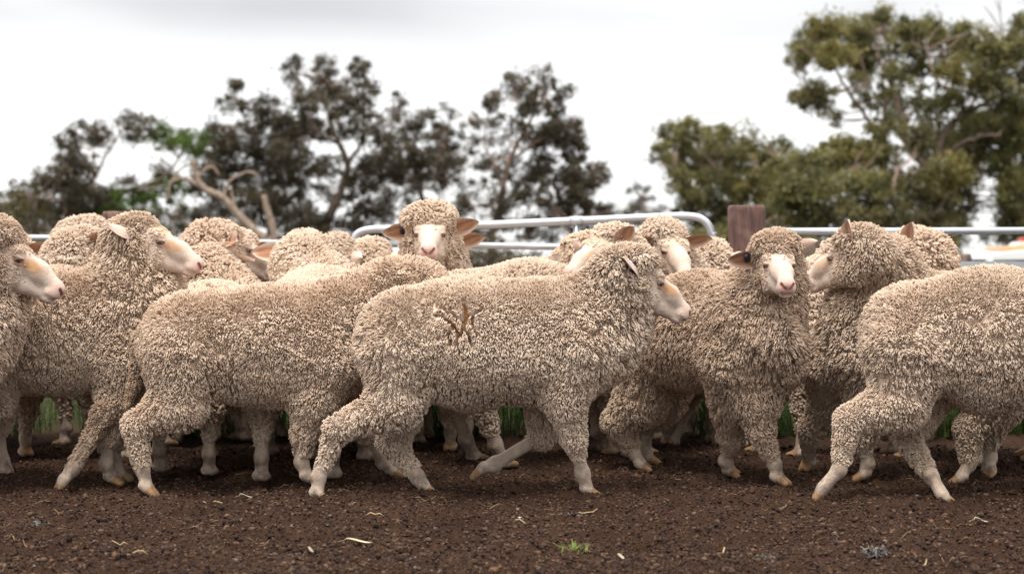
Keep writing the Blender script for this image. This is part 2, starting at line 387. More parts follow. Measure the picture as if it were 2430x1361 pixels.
def ear_axes(sd, er):
    """er: (backward, drooping, which way the cup faces) or (the ear's own direction, where the cup faces), in the head's frame"""
    if len(er) == 3: ld = unit(np.array([-er[0], sd, -er[1]])); nf = np.array([.9, .25 * sd, -.25]) * er[2]
    else: ld = unit(np.array(er[0], float)); nf = np.array(er[1], float)
    nf = unit(nf - ld * (nf @ ld)); return ld, nf, np.cross(ld, nf)
def build_sheep(label, s):
    rng = np.random.default_rng(abs(hash_(label)) % 2**31)
    base, yaw = s['base'], s['yaw']; cy, sy = math.cos(yaw), math.sin(yaw)
    Rw = np.array([[cy, -sy, 0], [sy, cy, 0], [0, 0, 1]]); inv = lambda p: (np.asarray(p, float) - base) @ Rw
    h = s.get('h', .009) ; sc = s.get('scale', 1.0)
    poll = inv(s['poll']); H = Rw.T @ head_frame(s['poll'], s['fdir'], s.get('roll', 0)); hs = s.get('hs', 1.0) * sc
    hp = lambda x, y, z: poll + H @ (np.array([x, y, z]) * hs)
    fl, sk, fc = Field(), Field(), Field()
    lump0 = s.get('lump', .15); stain0 = s.get('stain', 0.0)
    # --- fleece: barrel, neck, ruff, cap, woolly legs
    T = [(inv(p), r) for p, r in s['torso']]
    for (a, ra), (b, rb) in zip(T[:-1], T[1:]):
        fl.cap(a, b, ra, rb, .06, (1.0, lump0, stain0), flat=s.get('flat', 1.05))
        sk.cap(a, b, ra * .3, rb * .3, .05, LEG)
    NK = [(inv(p), r) for p, r in s['neck']]
    for (a, ra), (b, rb) in zip(NK[:-1], NK[1:]):
        fl.cap(a, b, ra, rb, .07, (1.25, .35, stain0))
        sk.cap(a, b, ra * .35, rb * .35, .05, LEG)
    for p, r in s.get('ruff', []): fl.ell(inv(p), np.array(r), k=.05, at=(1.4, .6, stain0))
    cs = s.get('cap', .9); ck = s.get('ck', .012)
    fl.ell(hp(-.016, 0, .018 + .018 * cs), np.array([.068, .084, .056]) * hs * cs, H, .025, (.9, .55, 0))
    fl.ell(hp(.012 + .010 * cs, 0, .040), np.array([.036, .050, .026]) * hs * cs, H, .02, (.9, .5, .05))
    fl.ell(hp(-.070, 0, -.035), np.array([.074, .080, .085]) * hs * (.4 + .6 * cs), H, .045, (1.1, .4, 0))
    for sd in (-1, 1): fl.ell(hp(-.022 + ck, sd * .045, -.082), np.array([.052, .038, .066]) * hs * (.4 + .6 * cs), H, .03, (1.0, .45, .05))
    fl.cap(NK[-1][0], hp(-.075, 0, -.04), NK[-1][1], .080 * hs, .06, (1.2, .4, 0))
    sk.cap(NK[-1][0], hp(.0, 0, -.03), NK[-1][1] * .35, .05 * hs, .04, CREAM)
    for a, b, ra, rb in s.get('tail', []): fl.cap(inv(a), inv(b), ra, rb, .02, (.7, .2, .75))
    hoof_pts = []
    for lg in s['legs']:
        p = [inv(q) for q in lg['p']]; w = lg['w']; e = p[2] + (p[3] - p[2]) * lg.get('end', .7)
        lst = lg.get('stain', stain0); sm_ = lg.get('s', 1.05) * sc
        fl.cap(p[0], p[1], w[0], w[1], .05, (1.0, max(lump0, .3), lst))
        fl.cap(p[1], p[2], w[1], w[2], .035, (.8, .6, lst))
        if lg.get('end', .7) > .05: fl.cap(p[2], e, w[2], w[3] * .8, .015, (.65, .6, lst))
        sk.cap(p[0], p[1], .05 * sm_, .042 * sm_, .02, LEG); sk.cap(p[1], p[2], .038 * sm_, .026 * sm_, .02, LEG)
        sk.ell(p[2], np.array([.027, .024, .03]) * sm_, k=.015, at=LEG)
        sk.cap(p[2], p[3], .0215 * sm_, .0205 * sm_, .015, LEG)
        fd = unit(p[4] - p[3]); ln = np.linalg.norm(p[4] - p[3])
        sk.ell(p[3], np.array([.0245, .0225, .027]) * sm_, k=.012, at=LEG)
        side = unit(np.cross(fd, [0, 0, 1] if abs(fd[2]) < .97 else [1, 0, 0]))
        hz = lg.get('toe');  hd = unit(Rw.T @ np.asarray(hz, float)) if hz is not None else unit(fd * [1, 1, .35] + np.array([.25, 0, 0]))
        side = unit(np.cross(hd, [0, 0, 1])) if abs(hd[2]) < .97 else side
        mid = p[3] + fd * (ln - .018 * sm_)
        sk.cap(p[3], mid - fd * .006, .0195 * sm_, .0205 * sm_, .012, LEG)
        for sd in (-1, 1):                                             # two claws to a hoof
            c0 = mid + side * sd * .0105 * sm_ - hd * .010 * sm_; c1 = mid + side * sd * .0125 * sm_ + hd * .038 * sm_ - np.array([0, 0, .002])
            sk.cap(c0, c1, .0180 * sm_, .0105 * sm_, .004, LEG); hoof_pts.append((c0, c1))
            sk.ell(p[3] - hd * .022 * sm_ + side * sd * .012 * sm_ + fd * .012, np.array([.009, .009, .011]), k=.006, at=(.30, .2, .12))
    # --- bare face
    E = lambda x, y, z, r, at=CREAM, k=.02: fc.ell(hp(x, y, z), np.array(r) * hs, H, k, at)
    E(.03, 0, -.022, (.085, .056, .062)); fc.cap(hp(-.09, 0, -.06), hp(.0, 0, -.03), .045 * hs, .05 * hs, .03, CREAM)
    fc.cap(hp(.03, 0, -.014), hp(.145, 0, -.022), .048 * hs, .036 * hs, .02, CREAM); fc.cap(hp(.145, 0, -.022), hp(.210, 0, -.040), .036 * hs, .027 * hs, .02, CREAM)
    fc.cap(hp(.03, 0, -.086), hp(.12, 0, -.078), .042 * hs, .027 * hs, .025, CREAM); fc.cap(hp(.12, 0, -.078), hp(.195, 0, -.076), .027 * hs, .020 * hs, .02, CREAM)
    E(.220, 0, -.050, (.026, .031, .030), k=.015); E(.207, 0, -.087, (.024, .022, .0125), k=.006); E(.228, 0, -.042, (.018, .020, .016), k=.012)
    for sd in (-1, 1):
        E(.060, sd * .040, .012, (.024, .020, .017), k=.015); E(.055, sd * .034, -.072, (.05, .022, .045)); E(.215, sd * .017, -.062, (.024, .016, .016), k=.012)
        fc.cut_ell(hp(.083, sd * .060, -.012), np.array([.0145, .015, .0115]) * hs, H, .005)
        E(.074, sd * .0485, -.0008, (.021, .0125, .0072), k=.003)       # upper lid
        E(.078, sd * .0470, -.0215, (.016, .0105, .005), k=.004)        # lower lid
        fc.cut_cap(hp(.2455, sd * .0085, -.056), hp(.236, sd * .0215, -.040), .0042 * hs, .0048 * hs, .003)
        fc.cut_cap(hp(.250, 0, -.0765), hp(.222, sd * .030, -.0755), .0030 * hs, .0030 * hs, .003); fc.cut_cap(hp(.222, sd * .030, -.0755), hp(.176, sd * .036, -.066), .0030 * hs, .0022 * hs, .003)
    fc.cut_cap(hp(.252, 0, -.054), hp(.247, 0, -.072), .0026 * hs, .0026 * hs, .003)
    v0, q0 = sk.mesh(s.get('hk', .0055), 1); col0 = sk.attr(v0, .006)[:, :3]
    v1, q1 = fc.mesh(s.get('hf', .0030), 1)
    v = np.concatenate([v0, v1]); q = np.concatenate([q0, q1 + len(v0)]); col = np.concatenate([col0, np.tile(CREAM, (len(v1), 1))])
    lp = (v - poll) @ H / hs; ay = np.abs(lp[:, 1]); hm = lp * np.array([1, 0, 1]) + np.stack([0 * ay, ay, 0 * ay], 1)
    def paint(w, c, k=1.0):
        col[:] = col * (1 - (w * k)[:, None]) + np.asarray(c) * (w * k)[:, None]
    on = (np.abs(lp - [.1, 0, -.04]) < [.2, .12, .14]).all(1).astype(float)
    bl = s.get('smudge', .6); nz = .5 + .5 * np.sin(lp[:, 0] * 130 + 3 * np.sin(lp[:, 2] * 110)) * np.sin(ay * 170 + lp[:, 2] * 90)
    paint(on * (1 - sm(np.linalg.norm((hm - [.120, .028, -.012]) / [.052, .03, .026], axis=1), .45, 1.2)) * (.7 + .3 * nz), (.42, .19, .05), min(1, bl * 1.2))
    paint(on * (1 - sm(np.linalg.norm((hm - [.055, .02, .03]) / [.05, .05, .025], axis=1), .4, 1.1)), (.56, .32, .14), bl * .9)
    paint(on * sm(lp[:, 0], .185, .225), PINK, .40); paint(on * sm(-lp[:, 2] - .3 * lp[:, 0] * 0, .065, .095), (.60, .47, .40), .5)
    paint(on * (1 - sm(np.linalg.norm(hm - [.243, .012, -.050], axis=1), .008, .024)), (.66, .33, .29), .75)
    paint(on * (1 - sm(seg_d(hm, [.2465, .0085, -.056], [.236, .0225, -.040]), .0035, .0085)), (.20, .06, .05), .95)
    paint(on * (1 - sm(np.minimum(seg_d(hm, [.250, 0, -.0765], [.222, .031, -.0755]), seg_d(hm, [.222, .031, -.0755], [.190, .036, -.069])), .0018, .005)), (.32, .14, .12), .75)
    paint(on * (1 - sm(np.linalg.norm((hm - [.080, .052, -.010]) / [1.25, 1, 1], axis=1), .013, .022)), (.36, .19, .14), .8)
    paint(on * (1 - sm(seg_d(hm, [.096, .05, -.018], [.125, .043, -.034]), .003, .008)), (.42, .22, .16), .7); paint(on * (1 - sm(seg_d(hm, [.064, .054, .001], [.096, .050, -.006]), .0025, .006)), (.14, .07, .05), .85)
    paint(on * sm(ay, .03, .06) * sm(-lp[:, 0], -.13, -.02), (.56, .43, .33), .45)
    for a, b in hoof_pts: 
        ab = unit(b - a); t = (v - a) @ ab; dd = seg_d(v, a, b)
        w = sm(t, .018, .026) * (1 - sm(dd, .024, .03)); paint(w, HOOF, .95)
    # ears: cupped leaves rooted in the wool of the cap
    V = [v]; Q = [q]; K = [col]; n0 = len(v)
    for sd, er in zip((-1, 1), s.get('ears', ((.3, .15, 1), (.3, .15, 1)))):
        ld, nf, wd = ear_axes(sd, er)
        nu, nv = 15, 9; el = s.get('el', .140); ev = []; ec = []
        for face in (1, -1):
            for i in range(nu):
                u = i / (nu - 1)
                wdt = .038 * (math.sin(math.pi * min(1, (.16 + .84 * u)) ** 1.05)) ** .75 if u < 1 else .0
                for j in range(nv):
                    vv = -1 + 2 * j / (nv - 1); cup = .020 * (vv * vv) * (1 - .5 * u) - .010 * u * u
                    o = nf * (cup + (.0022 if face > 0 else -.0028) * (1 - vv * vv * .9) * (1 - u ** 6))
                    ev.append(np.array([-.02, sd * .052, -.002]) + ld * el * u + wd * (wdt * vv) + o)
                    inn = (1 - sm(np.array(abs(vv)), .55, .95)) * (1 - sm(np.array(u), .8, .98))
                    cc = np.array((.74, .55, .45)) if face < 0 else np.array((.76, .57, .46)) * (1 - inn) + np.array((.52, .25, .14)) * inn * (.75 + .25 * math.cos(vv * 7 + u * 9)) 
                    ec.append(cc)
        eq = []
        for fidx in (0, 1):
            for i in range(nu - 1):
                for j in range(nv - 1):
                    a = fidx * nu * nv + i * nv + j; f4 = [a, a + 1, a + nv + 1, a + nv]
                    eq.append(f4 if fidx == 0 else f4[::-1])
        V.append(np.array(ev) * hs @ H.T + poll); Q.append(np.array(eq) + n0); n0 += len(ev); K.append(np.array(ec))
    body = mesh_ob('sheep', np.concatenate(V), np.concatenate(Q), SKIN, None, True, {'col': np.concatenate(K)})
    body.location = base; body.rotation_euler = (0, 0, yaw); tag(body, label, 'sheep', s.get('group', 'merino sheep in the yard'))
    fv, fq = fl.mesh(h, 2)
    wa = fl.attr(fv, .03); torn = np.zeros(len(fv)); stn = wa[:, 2]; wp = fv @ Rw.T + base
    fl_p = (fv - poll) @ H / hs                                        # the wool shortens towards the bare face
    wa[:, 0] *= 1 - .5 * (1 - sm(np.linalg.norm((fl_p - [.06, 0, -.03]) / [.09, .09, .1], axis=1), .6, 1.3))
    tf = None
    if 'crack' in s:
        def tf(pl_):
            q_ = pl_ @ Rw.T + base; px = np.stack([1215 + q_[:, 0] / q_[:, 1] * F, HOR - (q_[:, 2] - HC) / q_[:, 1] * F], 1); dm = np.full(len(q_), 99.0)
            for pl in s['crack']:
                for a, b in zip(pl[:-1], pl[1:]): dm = np.minimum(dm, seg_d(px, a[:2], b[:2]) / ((a[2] + b[2]) / 2))
            return (1 - sm(dm, .55, 1.35)) * (q_[:, 1] < base[1])
        torn = tf(fv)
    vw = unit(Rw.T @ (np.array([0, 0, HC]) - base))
    WV, WQ, WT, WC = grow_wool(fv, fq, wa, h, rng, torn, stn, vw, s.get('thin', 0.0), s.get('multi', 4.4), None, tf)
    # short curls creep from the ruff on to the cheeks and brow
    fn = normals(v1, q1); fp_ = (v1 - poll) @ H / hs; eyed = np.linalg.norm(np.abs(fp_) - [.080, .052, .010], axis=1) * np.sign(1)
    lim = np.where(fp_[:, 2] < -.045, .105, np.where(fp_[:, 2] > .012, .085, .060)) + .02 * np.sin(fp_[:, 1] * 90) + ck * .6
    pk = (1 - sm(fp_[:, 0] / lim, .45, 1.1)) * .22; pk = np.where(np.linalg.norm(np.stack([fp_[:, 0] - .080, np.abs(fp_[:, 1]) - .052, fp_[:, 2] + .010], 1), axis=1) < .026, 0, pk)
    fa = np.tile(np.array([.38, .3, .05]), (len(v1), 1)); nf_ = rng.random(len(v1)) > pk
    XV, XQ, XT, XC = grow_wool(v1 + fn * .0055, q1, fa, .0060, rng, nf_.astype(float), np.zeros(len(v1)), vw, -9, 1.0, fn)
    o_, nq_ = len(v1), len(q1); XV, XC = XV[o_:], XC[o_:]; WT = np.concatenate([WT, XT - o_ + len(WV)]); WQ = np.concatenate([WQ, XQ[nq_:] - o_ + len(WV)]); WV = np.concatenate([WV, XV]); WC = np.concatenate([WC, XC])
    fleece = mixed_mesh('fleece', WV, WQ, WT, WOOL, body, {'wa': WC})
    t = 1 + rng.uniform(-.08, .05); t2 = rng.uniform(-.004, .03)
    tn = s.get('tint', (1, 1, 1)); fleece['tint'] = [float(t * tn[0] * (1 + t2)), float(t * tn[1]), float(t * tn[2] * (1 - t2))]
    # eyes
    for sd in (-1, 1):
        vs, fs, cs_ = [], [], []; c = hp(.0765, sd * .0470, -.011); ax = unit(H @ np.array([.35, sd, .08])); up = unit(H[:, 2] - ax * (H[:, 2] @ ax)); r_ = np.cross(up, ax)
        nn, mm = 12, 20
        for i in range(nn + 1):
            th = math.pi * i / nn
            for j in range(mm):
                ph = 2 * math.pi * j / mm; dv = math.cos(th) * ax + math.sin(th) * (math.cos(ph) * r_ + math.sin(ph) * up); vs.append(c + dv * .0135 * hs)
                x, y = math.sin(th) * math.cos(ph), math.sin(th) * math.sin(ph)
                cs_.append((.01, .009, .009) if th < .75 and abs(y) < .3 else (.22, .12, .04) if th < .85 else (.07, .045, .035) if th < 1.1 else (.22, .16, .14))
        for i in range(nn):
            for j in range(mm): fs.append((i * mm + j, i * mm + (j + 1) % mm, (i + 1) * mm + (j + 1) % mm, (i + 1) * mm + j))
        mesh_ob('eye', vs, fs, EYE, body, True, {'col': np.array(cs_)})
    for sd in s.get('tag', []):                                          # a small button tag clipped in the ear
        ld, nf, wd = ear_axes(sd, s.get('ears', ((.3, .15, 1), (.3, .15, 1)))[0 if sd < 0 else 1])
        c = hp(*(np.array([-.02, sd * .052, -.002]) + ld * s.get('el', .140) * .42)); mb = MB()
        n_, w_, l_ = H @ nf, H @ wd, H @ ld
        mb.tube([c - n_ * .016, c - n_ * .012, c + n_ * .016, c + n_ * .02], [.003, .009, .009, .004], 12, s.get('tagcol', (.012, .012, .03)))
        mb.tube([c + w_ * .0 + n_ * .014, c + w_ * .024 + n_ * .012], [.010, .008], 8, s.get('tagcol', (.012, .012, .03)))
        mb.build('ear_tag', TAG, body)
    return body
def hash_(t):
    x = 7
    for ch in t: x = (x * 131 + ord(ch)) % 1000003
    return x
def R_(rpx, d): return rpx * d / F
def chain(lst, d=None):
    return [(P(a[0], a[1], a[3] if len(a) > 3 else d), R_(a[2], a[3] if len(a) > 3 else d)) for a in lst]
def leg(pts, w, end=.7, **kw):
    d = dict(p=[P(*q) for q in pts], w=[R_(x, pts[0][2]) for x in w], end=end); d.update(kw); return d
def stand(px, d, yaw_deg, s=1.0, seed=0, poll=None, fdir=(1, 0, -.5), **kw):
    """A standing sheep: place of its body, heading, place of its head and where the face points."""
    r = random.Random(seed); yaw = math.radians(yaw_deg); base = np.array([(px - 1215) / F * d, d, 0.0])
    f = np.array([math.cos(yaw), math.sin(yaw), 0]); l = np.array([-f[1], f[0], 0]); u = np.array([0, 0, 1.0])
    W = lambda x, y, z: base + s * (x * f + y * l + z * u)
    poll = P(*poll) if poll is not None else W(.56, 0, .86)
    torso = [(W(-.27, 0, .475), .180 * s), (W(-.02, 0, .475), .205 * s), (W(.24, 0, .475), .190 * s)]
    H = head_frame(poll, fdir); back = poll + H @ np.array([-.075, 0, -.055])
    n0 = W(.30, 0, .52); mid = (n0 * .5 + back * .5) + u * .0
    neck = [(n0, .165 * s), (mid, .130 * s), (back, .108 * s)]
    legs = []
    for fr in (1, -1):
        for sd in (1, -1):
            a = r.uniform(-.30, .30); sh = lambda x, z, t: x + (.42 - z) * math.tan(a) * t
            if fr > 0: pp = [(.25, .40), (.235, .30), (.26, .20), (.25, .075), (.275, .002)]; w = (.115, .075, .046, .036)
            else: pp = [(-.26, .42), (-.22, .33), (-.335, .235), (-.315, .08), (-.29, .002)]; w = (.14, .095, .055, .038)
            legs.append(dict(p=[W(sh(x, z, 1), sd * (.105 if i else .09), z) for i, (x, z) in enumerate(pp)], w=[q * s for q in w],
                             end=r.uniform(.35, .85), toe=f * .9 + u * -.12))
    d_ = dict(base=base, yaw=yaw, torso=torso, neck=neck, poll=poll, fdir=fdir, legs=legs, scale=s, h=.0100, hk=.0065, thin=.52, multi=1.9)
    d_.update(kw); return d_
# ------------------------------------------------------------------ ground: trampled soil, falling away to lower paddock beyond the yard
def soil_material():
    m, nt, b, out, N, L, M, mix, ramp = nodes('trampled_soil')
    ge = N('NewGeometry'); sx = N('SeparateXYZ'); L(ge.outputs['Position'], sx.inputs[0])
    n1 = N('TexNoise', Scale=3.0, Detail=5.0); n2 = N('TexNoise', Scale=70.0, Detail=5.0, Roughness=.7); n3 = N('TexNoise', Scale=420.0, Detail=3.0)
    for n in (n1, n2, n3): L(ge.outputs['Position'], n.inputs['Vector'])
    c = mix(ramp(n1.outputs[0], .35, .65), SOIL[0], SOIL[1])
    c = mix(ramp(n2.outputs[0], .45, .75), c, SOIL[2]); c = mix(ramp(n3.outputs[0], .62, .72, 0, .6), c, (.11, .065, .042))
    far = mix(ramp(n1.outputs[0], .35, .65), (.032, .034, .014), (.055, .05, .023))
    c = mix(ramp(sx.outputs[1], 8.9, 9.8), c, far)
    L(c, b.inputs['Base Color']); b.inputs['Roughness'].default_value = 1.0; b.inputs['Specular IOR Level'].default_value = .03
    bp = N('Bump', Strength=.7, Distance=.004); L(M('ADD', n2.outputs[0], M('MULTIPLY', n3.outputs[0], .6)), bp.inputs['Height']); L(bp.outputs[0], b.inputs['Normal'])
    return m
SOIL = ((.037, .0205, .0135), (.048, .027, .018), (.020, .0115, .0085))
_r = np.random.default_rng(77); PRINTS = [(_r.uniform(-1.7, 1.7), _r.uniform(4.9, 7.2), _r.uniform(.022, .038), _r.uniform(.010, .022), _r.uniform(-.6, .6)) for _ in range(150)]
def soil_height(x, y):
    p = np.stack([x, y, np.zeros_like(x)], 1)
    z = (vnoise(p * 2.2, 40) - .5) * .035 + (vnoise(p * 7, 41) - .5) * .030 + (vnoise(p * 17, 43) - .5) * .022
    d1, d2, _ = voronoi((p + vnoise3(p * 18, 42) * .035) * 30); a = .25 + .9 * vnoise(p * 5, 50)
    z += (.45 - d1) * .034 * a
    d1, d2, _ = voronoi((p + vnoise3(p * 60, 45) * .012) * 75); z += (.4 - d1) * .012
    for hx, hy, r_, dp, a_ in PRINTS:                                    # hoof prints: a dent with a pushed-up rim
        u, v_ = (x - hx) * math.cos(a_) + (y - hy) * math.sin(a_), (y - hy) * math.cos(a_) - (x - hx) * math.sin(a_); k = (np.abs(u) < .12) & (np.abs(v_) < .12)
        if k.any(): t = np.hypot(u[k] / 1.35, v_[k]) / r_; z[k] += dp * (-np.exp(-t ** 4) + .35 * np.exp(-((t - 1.35) / .35) ** 2))
    return z + (vnoise(p * 130, 49) - .5) * .010
def terrain(y):
    t = np.clip((y - 11) / 9, 0, 1); return -1.05 * t * t * (3 - 2 * t)
def build_ground():
    def axis(lo, hi, st, end, k):
        a = [np.arange(lo, hi, st)]; s_ = st; up = [hi]; 
        while up[-1] < end: s_ = min(s_ * 1.35, 40); up.append(up[-1] + s_)
        return a[0], up
    xs, up = axis(-2.3, 2.3, .0052, 420, 0); xs = np.concatenate([-np.array(up[::-1]), xs[1:], up])
    ys, up = axis(4.75, 8.0, .0085, 900, 0); s_, dn = .0085, [4.75]
    while dn[-1] > -25: s_ = min(s_ * 1.35, 6); dn.append(dn[-1] - s_)
    ys = np.concatenate([dn[::-1], ys[1:], up]); X, Y = np.meshgrid(xs, ys, indexing='ij'); x, y = X.ravel(), Y.ravel()
    z = terrain(y); near = (np.abs(x) < 3.2) & (y > 3.5) & (y < 10)
    fade = np.clip((3.2 - np.abs(x[near])) / .6, 0, 1) * np.clip((y[near] - 3.5) / .8, 0, 1) * np.clip((10 - y[near]) / 1, 0, 1)
    z[near] += soil_height(x[near], y[near]) * fade
    nx, ny = len(xs), len(ys); i = (np.arange(nx - 1)[:, None] * ny + np.arange(ny - 1)[None]).ravel()
    g = mesh_ob('ground', np.stack([x, y, z], 1), np.stack([i, i + ny, i + ny + 1, i + 1], 1), soil_material()); tag(g, kind='structure')
def ground_z(x, y): return float(soil_height(np.array([x], float), np.array([y], float))[0] + terrain(np.array([float(y)]))[0])
MATTE = vcol_material('dry_matter', .85, .15)
LUMP = np.array([(1, 0, 0), (-1, 0, 0), (0, 1, 0), (0, -1, 0), (0, 0, 1), (0, 0, -1)] + [(a * .62, b_ * .62, c * .62) for a in (1, -1) for b_ in (1, -1) for c in (1, -1)], float)
LUMPF = []
for _a in (0, 1):
    for _b in (0, 1):
        for _c in (0, 1):
            k = 6 + _a * 4 + _b * 2 + _c; X_, Y_, Z_ = (0, 1)[_a], (2, 3)[_b], (4, 5)[_c]
            t3 = [(k, X_, Y_), (k, Y_, Z_), (k, Z_, X_)]
            LUMPF += [t if (_a + _b + _c) % 2 == 0 else t[::-1] for t in t3]
def build_crumbs():
    r = np.random.default_rng(5); n = 150000
    y = 4.85 + 3.4 * r.random(n) ** 1.15; x = (r.random(n) * 2 - 1) * (.27 * y + .15); s_ = .0016 + .0032 * r.random(n) ** 1.6 + .006 * r.random(n) ** 14
    z = soil_height(x, y) + s_ * .10
    V = LUMP[None] * (s_[:, None, None] * r.uniform(.6, 1.3, (n, 14, 1)) * r.uniform(.5, 1.5, (n, 1, 3))); a = r.random(n) * 6.3
    V = np.stack([V[..., 0] * np.cos(a)[:, None] - V[..., 1] * np.sin(a)[:, None], V[..., 0] * np.sin(a)[:, None] + V[..., 1] * np.cos(a)[:, None], V[..., 2] * .8], -1)
    V += np.stack([x, y, z], 1)[:, None]
    pal = np.array([(.038, .020, .0128), (.053, .029, .018), (.017, .0105, .0085), (.098, .060, .039), (.14, .075, .042), (.15, .12, .095)]); ci = r.choice(6, n, p=[.28, .27, .20, .21, .030, .010])
    Fc = (np.array(LUMPF)[None] + (np.arange(n) * 14)[:, None, None]).reshape(-1, 3)
    o = mesh_ob('soil_crumbs', V.reshape(-1, 3), Fc, MATTE, None, False, {'col': np.repeat(pal[ci], 14, 0)}); tag(o, 'loose crumbs of dark brown soil', 'soil', kind='stuff')
def straw(mb, x, y, ln, rad, ang, col, bend=.2, r=random):
    p = []; 
    for t in np.linspace(-.5, .5, 5):
        px, py = x + math.cos(ang) * ln * t - math.sin(ang) * bend * ln * (t * t - .1), y + math.sin(ang) * ln * t + math.cos(ang) * bend * ln * (t * t - .1)
        p.append((px, py, ground_z(px, py) + rad + .003 + .004 * abs(t)))
    mb.tube(p, [rad * .6, rad, rad, rad, rad * .5], 5, col)
def build_litter():
    r = random.Random(3); mb = MB()
    for _ in range(170):
        y = 4.9 + 2.9 * r.random(); x = (r.random() * 2 - 1) * .27 * y; t = r.random()
        straw(mb, x, y, r.choice((.012, .02, .03, .045, .06)) * r.uniform(.7, 1.3), r.uniform(.0006, .0013), r.gauss(0, .7) + r.choice((0, math.pi)), (.22 + .14 * t, .14 + .11 * t, .08 + .06 * t), r.uniform(-.6, .6))
    tag(mb.build('straw_litter', MATTE), 'scattered short bits of dry straw on the soil', 'straw', kind='stuff')
    def at(px, py):
        d = .79 * F / (py - HOR); return (px - 1215) / F * d, d
    # the bigger bits, each a thing of its own
    for px, py, ln, wd, ang, name, lb, cat, col in (
        (838, 1292, .105, .013, .05, 'dry_leaf', 'pale curled dry leaf with a thin stalk on the soil, below the centre sheep', 'leaf', (.50, .43, .28)),
        (578, 1180, .060, .011, .25, 'dry_leaf', 'small pale torn leaf lying behind the hind hoof of the sheep with the matted leg', 'leaf', (.50, .44, .28)),
        (2322, 1253, .055, .012, -.05, 'dry_leaf', 'short whitish husk lying at the right below the sheep leaving the frame', 'leaf', (.5, .44, .32)),
        (1470, 1315, .035, .009, -.4, 'dry_leaf', 'tiny cream husk near the bottom edge right of the weed', 'leaf', (.38, .33, .24)),
        (734, 1316, .026, .005, -.5, 'dry_leaf', 'white sliver of husk near the bottom, left of the curled leaf', 'leaf', (.34, .30, .22))):
        x, y = at(px, py); m = MB(); n = 13; V = []; Fc = []
        for i in range(n):
            t = i / (n - 1); w = wd * (math.sin(math.pi * max(0, (t - .3) / .7)) ** .6 if t > .3 else 0) + .0012
            for j, s_ in enumerate((-1, -.35, .35, 1)):
                u = ln * (t - .5); vx, vy = x + math.cos(ang) * u - math.sin(ang) * w * s_, y + math.sin(ang) * u + math.cos(ang) * w * s_
                V.append((vx, vy, ground_z(x, y) + .008 + .006 * abs(s_) * (1 if t > .3 else 0) + .006 * math.sin(t * 5)))
        for i in range(n - 1):
            for j in range(3): Fc.append((i * 4 + j, i * 4 + 4 + j, i * 4 + 5 + j, i * 4 + 1 + j))
        m.add(V, Fc, col); m.add(np.array(V) - (0, 0, .0015), [f[::-1] for f in Fc], col)
        tag(m.build(name, MATTE, loc=(x, y, ground_z(x, y))), lb, cat, 'dry leaves on the soil')
    for px, py, ln, ang, lb in ((510, 1196, .075, .05, 'thin crooked straw left of centre on the open soil, pale and level'), (545, 1242, .070, .2, 'curved tan stem below the level straw at the left'),
            (285, 1285, .045, .3, 'short arched stem near the bottom left corner'), (890, 1234, .055, -.05, 'wavy pale stem above the curled leaf'), (1245, 1239, .06, -.12, 'yellow straw beside the white pebble in the middle'),
            (1395, 1213, .06, .05, 'brown flat stem right of the grey wool tuft'), (1718, 1320, .04, 1.3, 'upright tan stub near the bottom, right of the middle'), (325, 1318, .06, .1, 'pale flat stem at the bottom left'), (2195, 1325, .05, 1.2, 'bright bent stem near the bottom right corner'), (2385, 1238, .045, .5, 'yellow stem at the right edge beside the husk')):
        x, y = at(px, py); m = MB(); straw(m, x, y, ln, .0022, ang, (.40, .29, .155), r.uniform(-.35, .35)); tag(m.build('straw_stem', MATTE, loc=(x, y, ground_z(x, y))), lb, 'straw', 'larger straw stems on the soil')
    for px, py, s_, lb in ((1355, 1222, .020, 'grey and white tuft of shed wool on the soil below the lifted front leg'), (1815, 1322, .018, 'dirty grey wool scrap near the bottom edge right of the middle'), (2083, 1320, .022, 'pale wool scrap near the bottom edge towards the right'),
                       (95, 1250, .018, 'pinkish brown wool scrap at the far left on the soil')):
        x, y = at(px, py); rr = np.random.default_rng(px); m = MB(); gz = ground_z(x, y)
        for _ in range(60):
            c = np.array([rr.normal(0, .6 * s_), rr.normal(0, .5 * s_), abs(rr.normal(.1 * s_, .18 * s_))]) + (x, y, gz + .003); a = unit(rr.normal(0, 1, 3) * [1, 1, .5]) * s_ * rr.uniform(.3, .7); b_ = rr.normal(0, .22 * s_, 3)
            g = rr.choice([.05, .09, .14, .20]); m.tube(catmull([c - a, c + b_, c + a, c + a * 1.3 - b_], 4), s_ * rr.uniform(.05, .12), 5, (g, g * .92, g * .82))
        tag(m.build('wool_scrap', MATTE, loc=(x, y, gz)), lb, 'wool', 'scraps of shed wool')
    x, y = at(1233, 1230); m = MB(); m.add(LUMP * (.014, .012, .009) + (x, y, ground_z(x, y) + .006), LUMPF, (.5, .48, .45)); tag(m.build('pebble', MATTE, loc=(x, y, ground_z(x, y))), 'small whitish pebble beside the yellow straw', 'stone')
GREEN = None
def leaf_material(name, trans=.35):
    m, nt, b, out, N, L, M, mix, ramp = nodes(name)
    at = N('Attribute', attribute_name='col'); L(at.outputs['Color'], b.inputs['Base Color']); b.inputs['Roughness'].default_value = .55; b.inputs['Specular IOR Level'].default_value = .3
    tr = N('BsdfTranslucent'); L(at.outputs['Color'], tr.inputs[0]); ms = N('MixShader'); ms.inputs[0].default_value = trans
    L(b.outputs[0], ms.inputs[1]); L(tr.outputs[0], ms.inputs[2]); L(ms.outputs[0], out.inputs[0]); return m
LEAF = leaf_material('leaf'); BARK = vcol_material('bark', .9, .1, noise=(14.0, .55, (.07, .05, .04)))
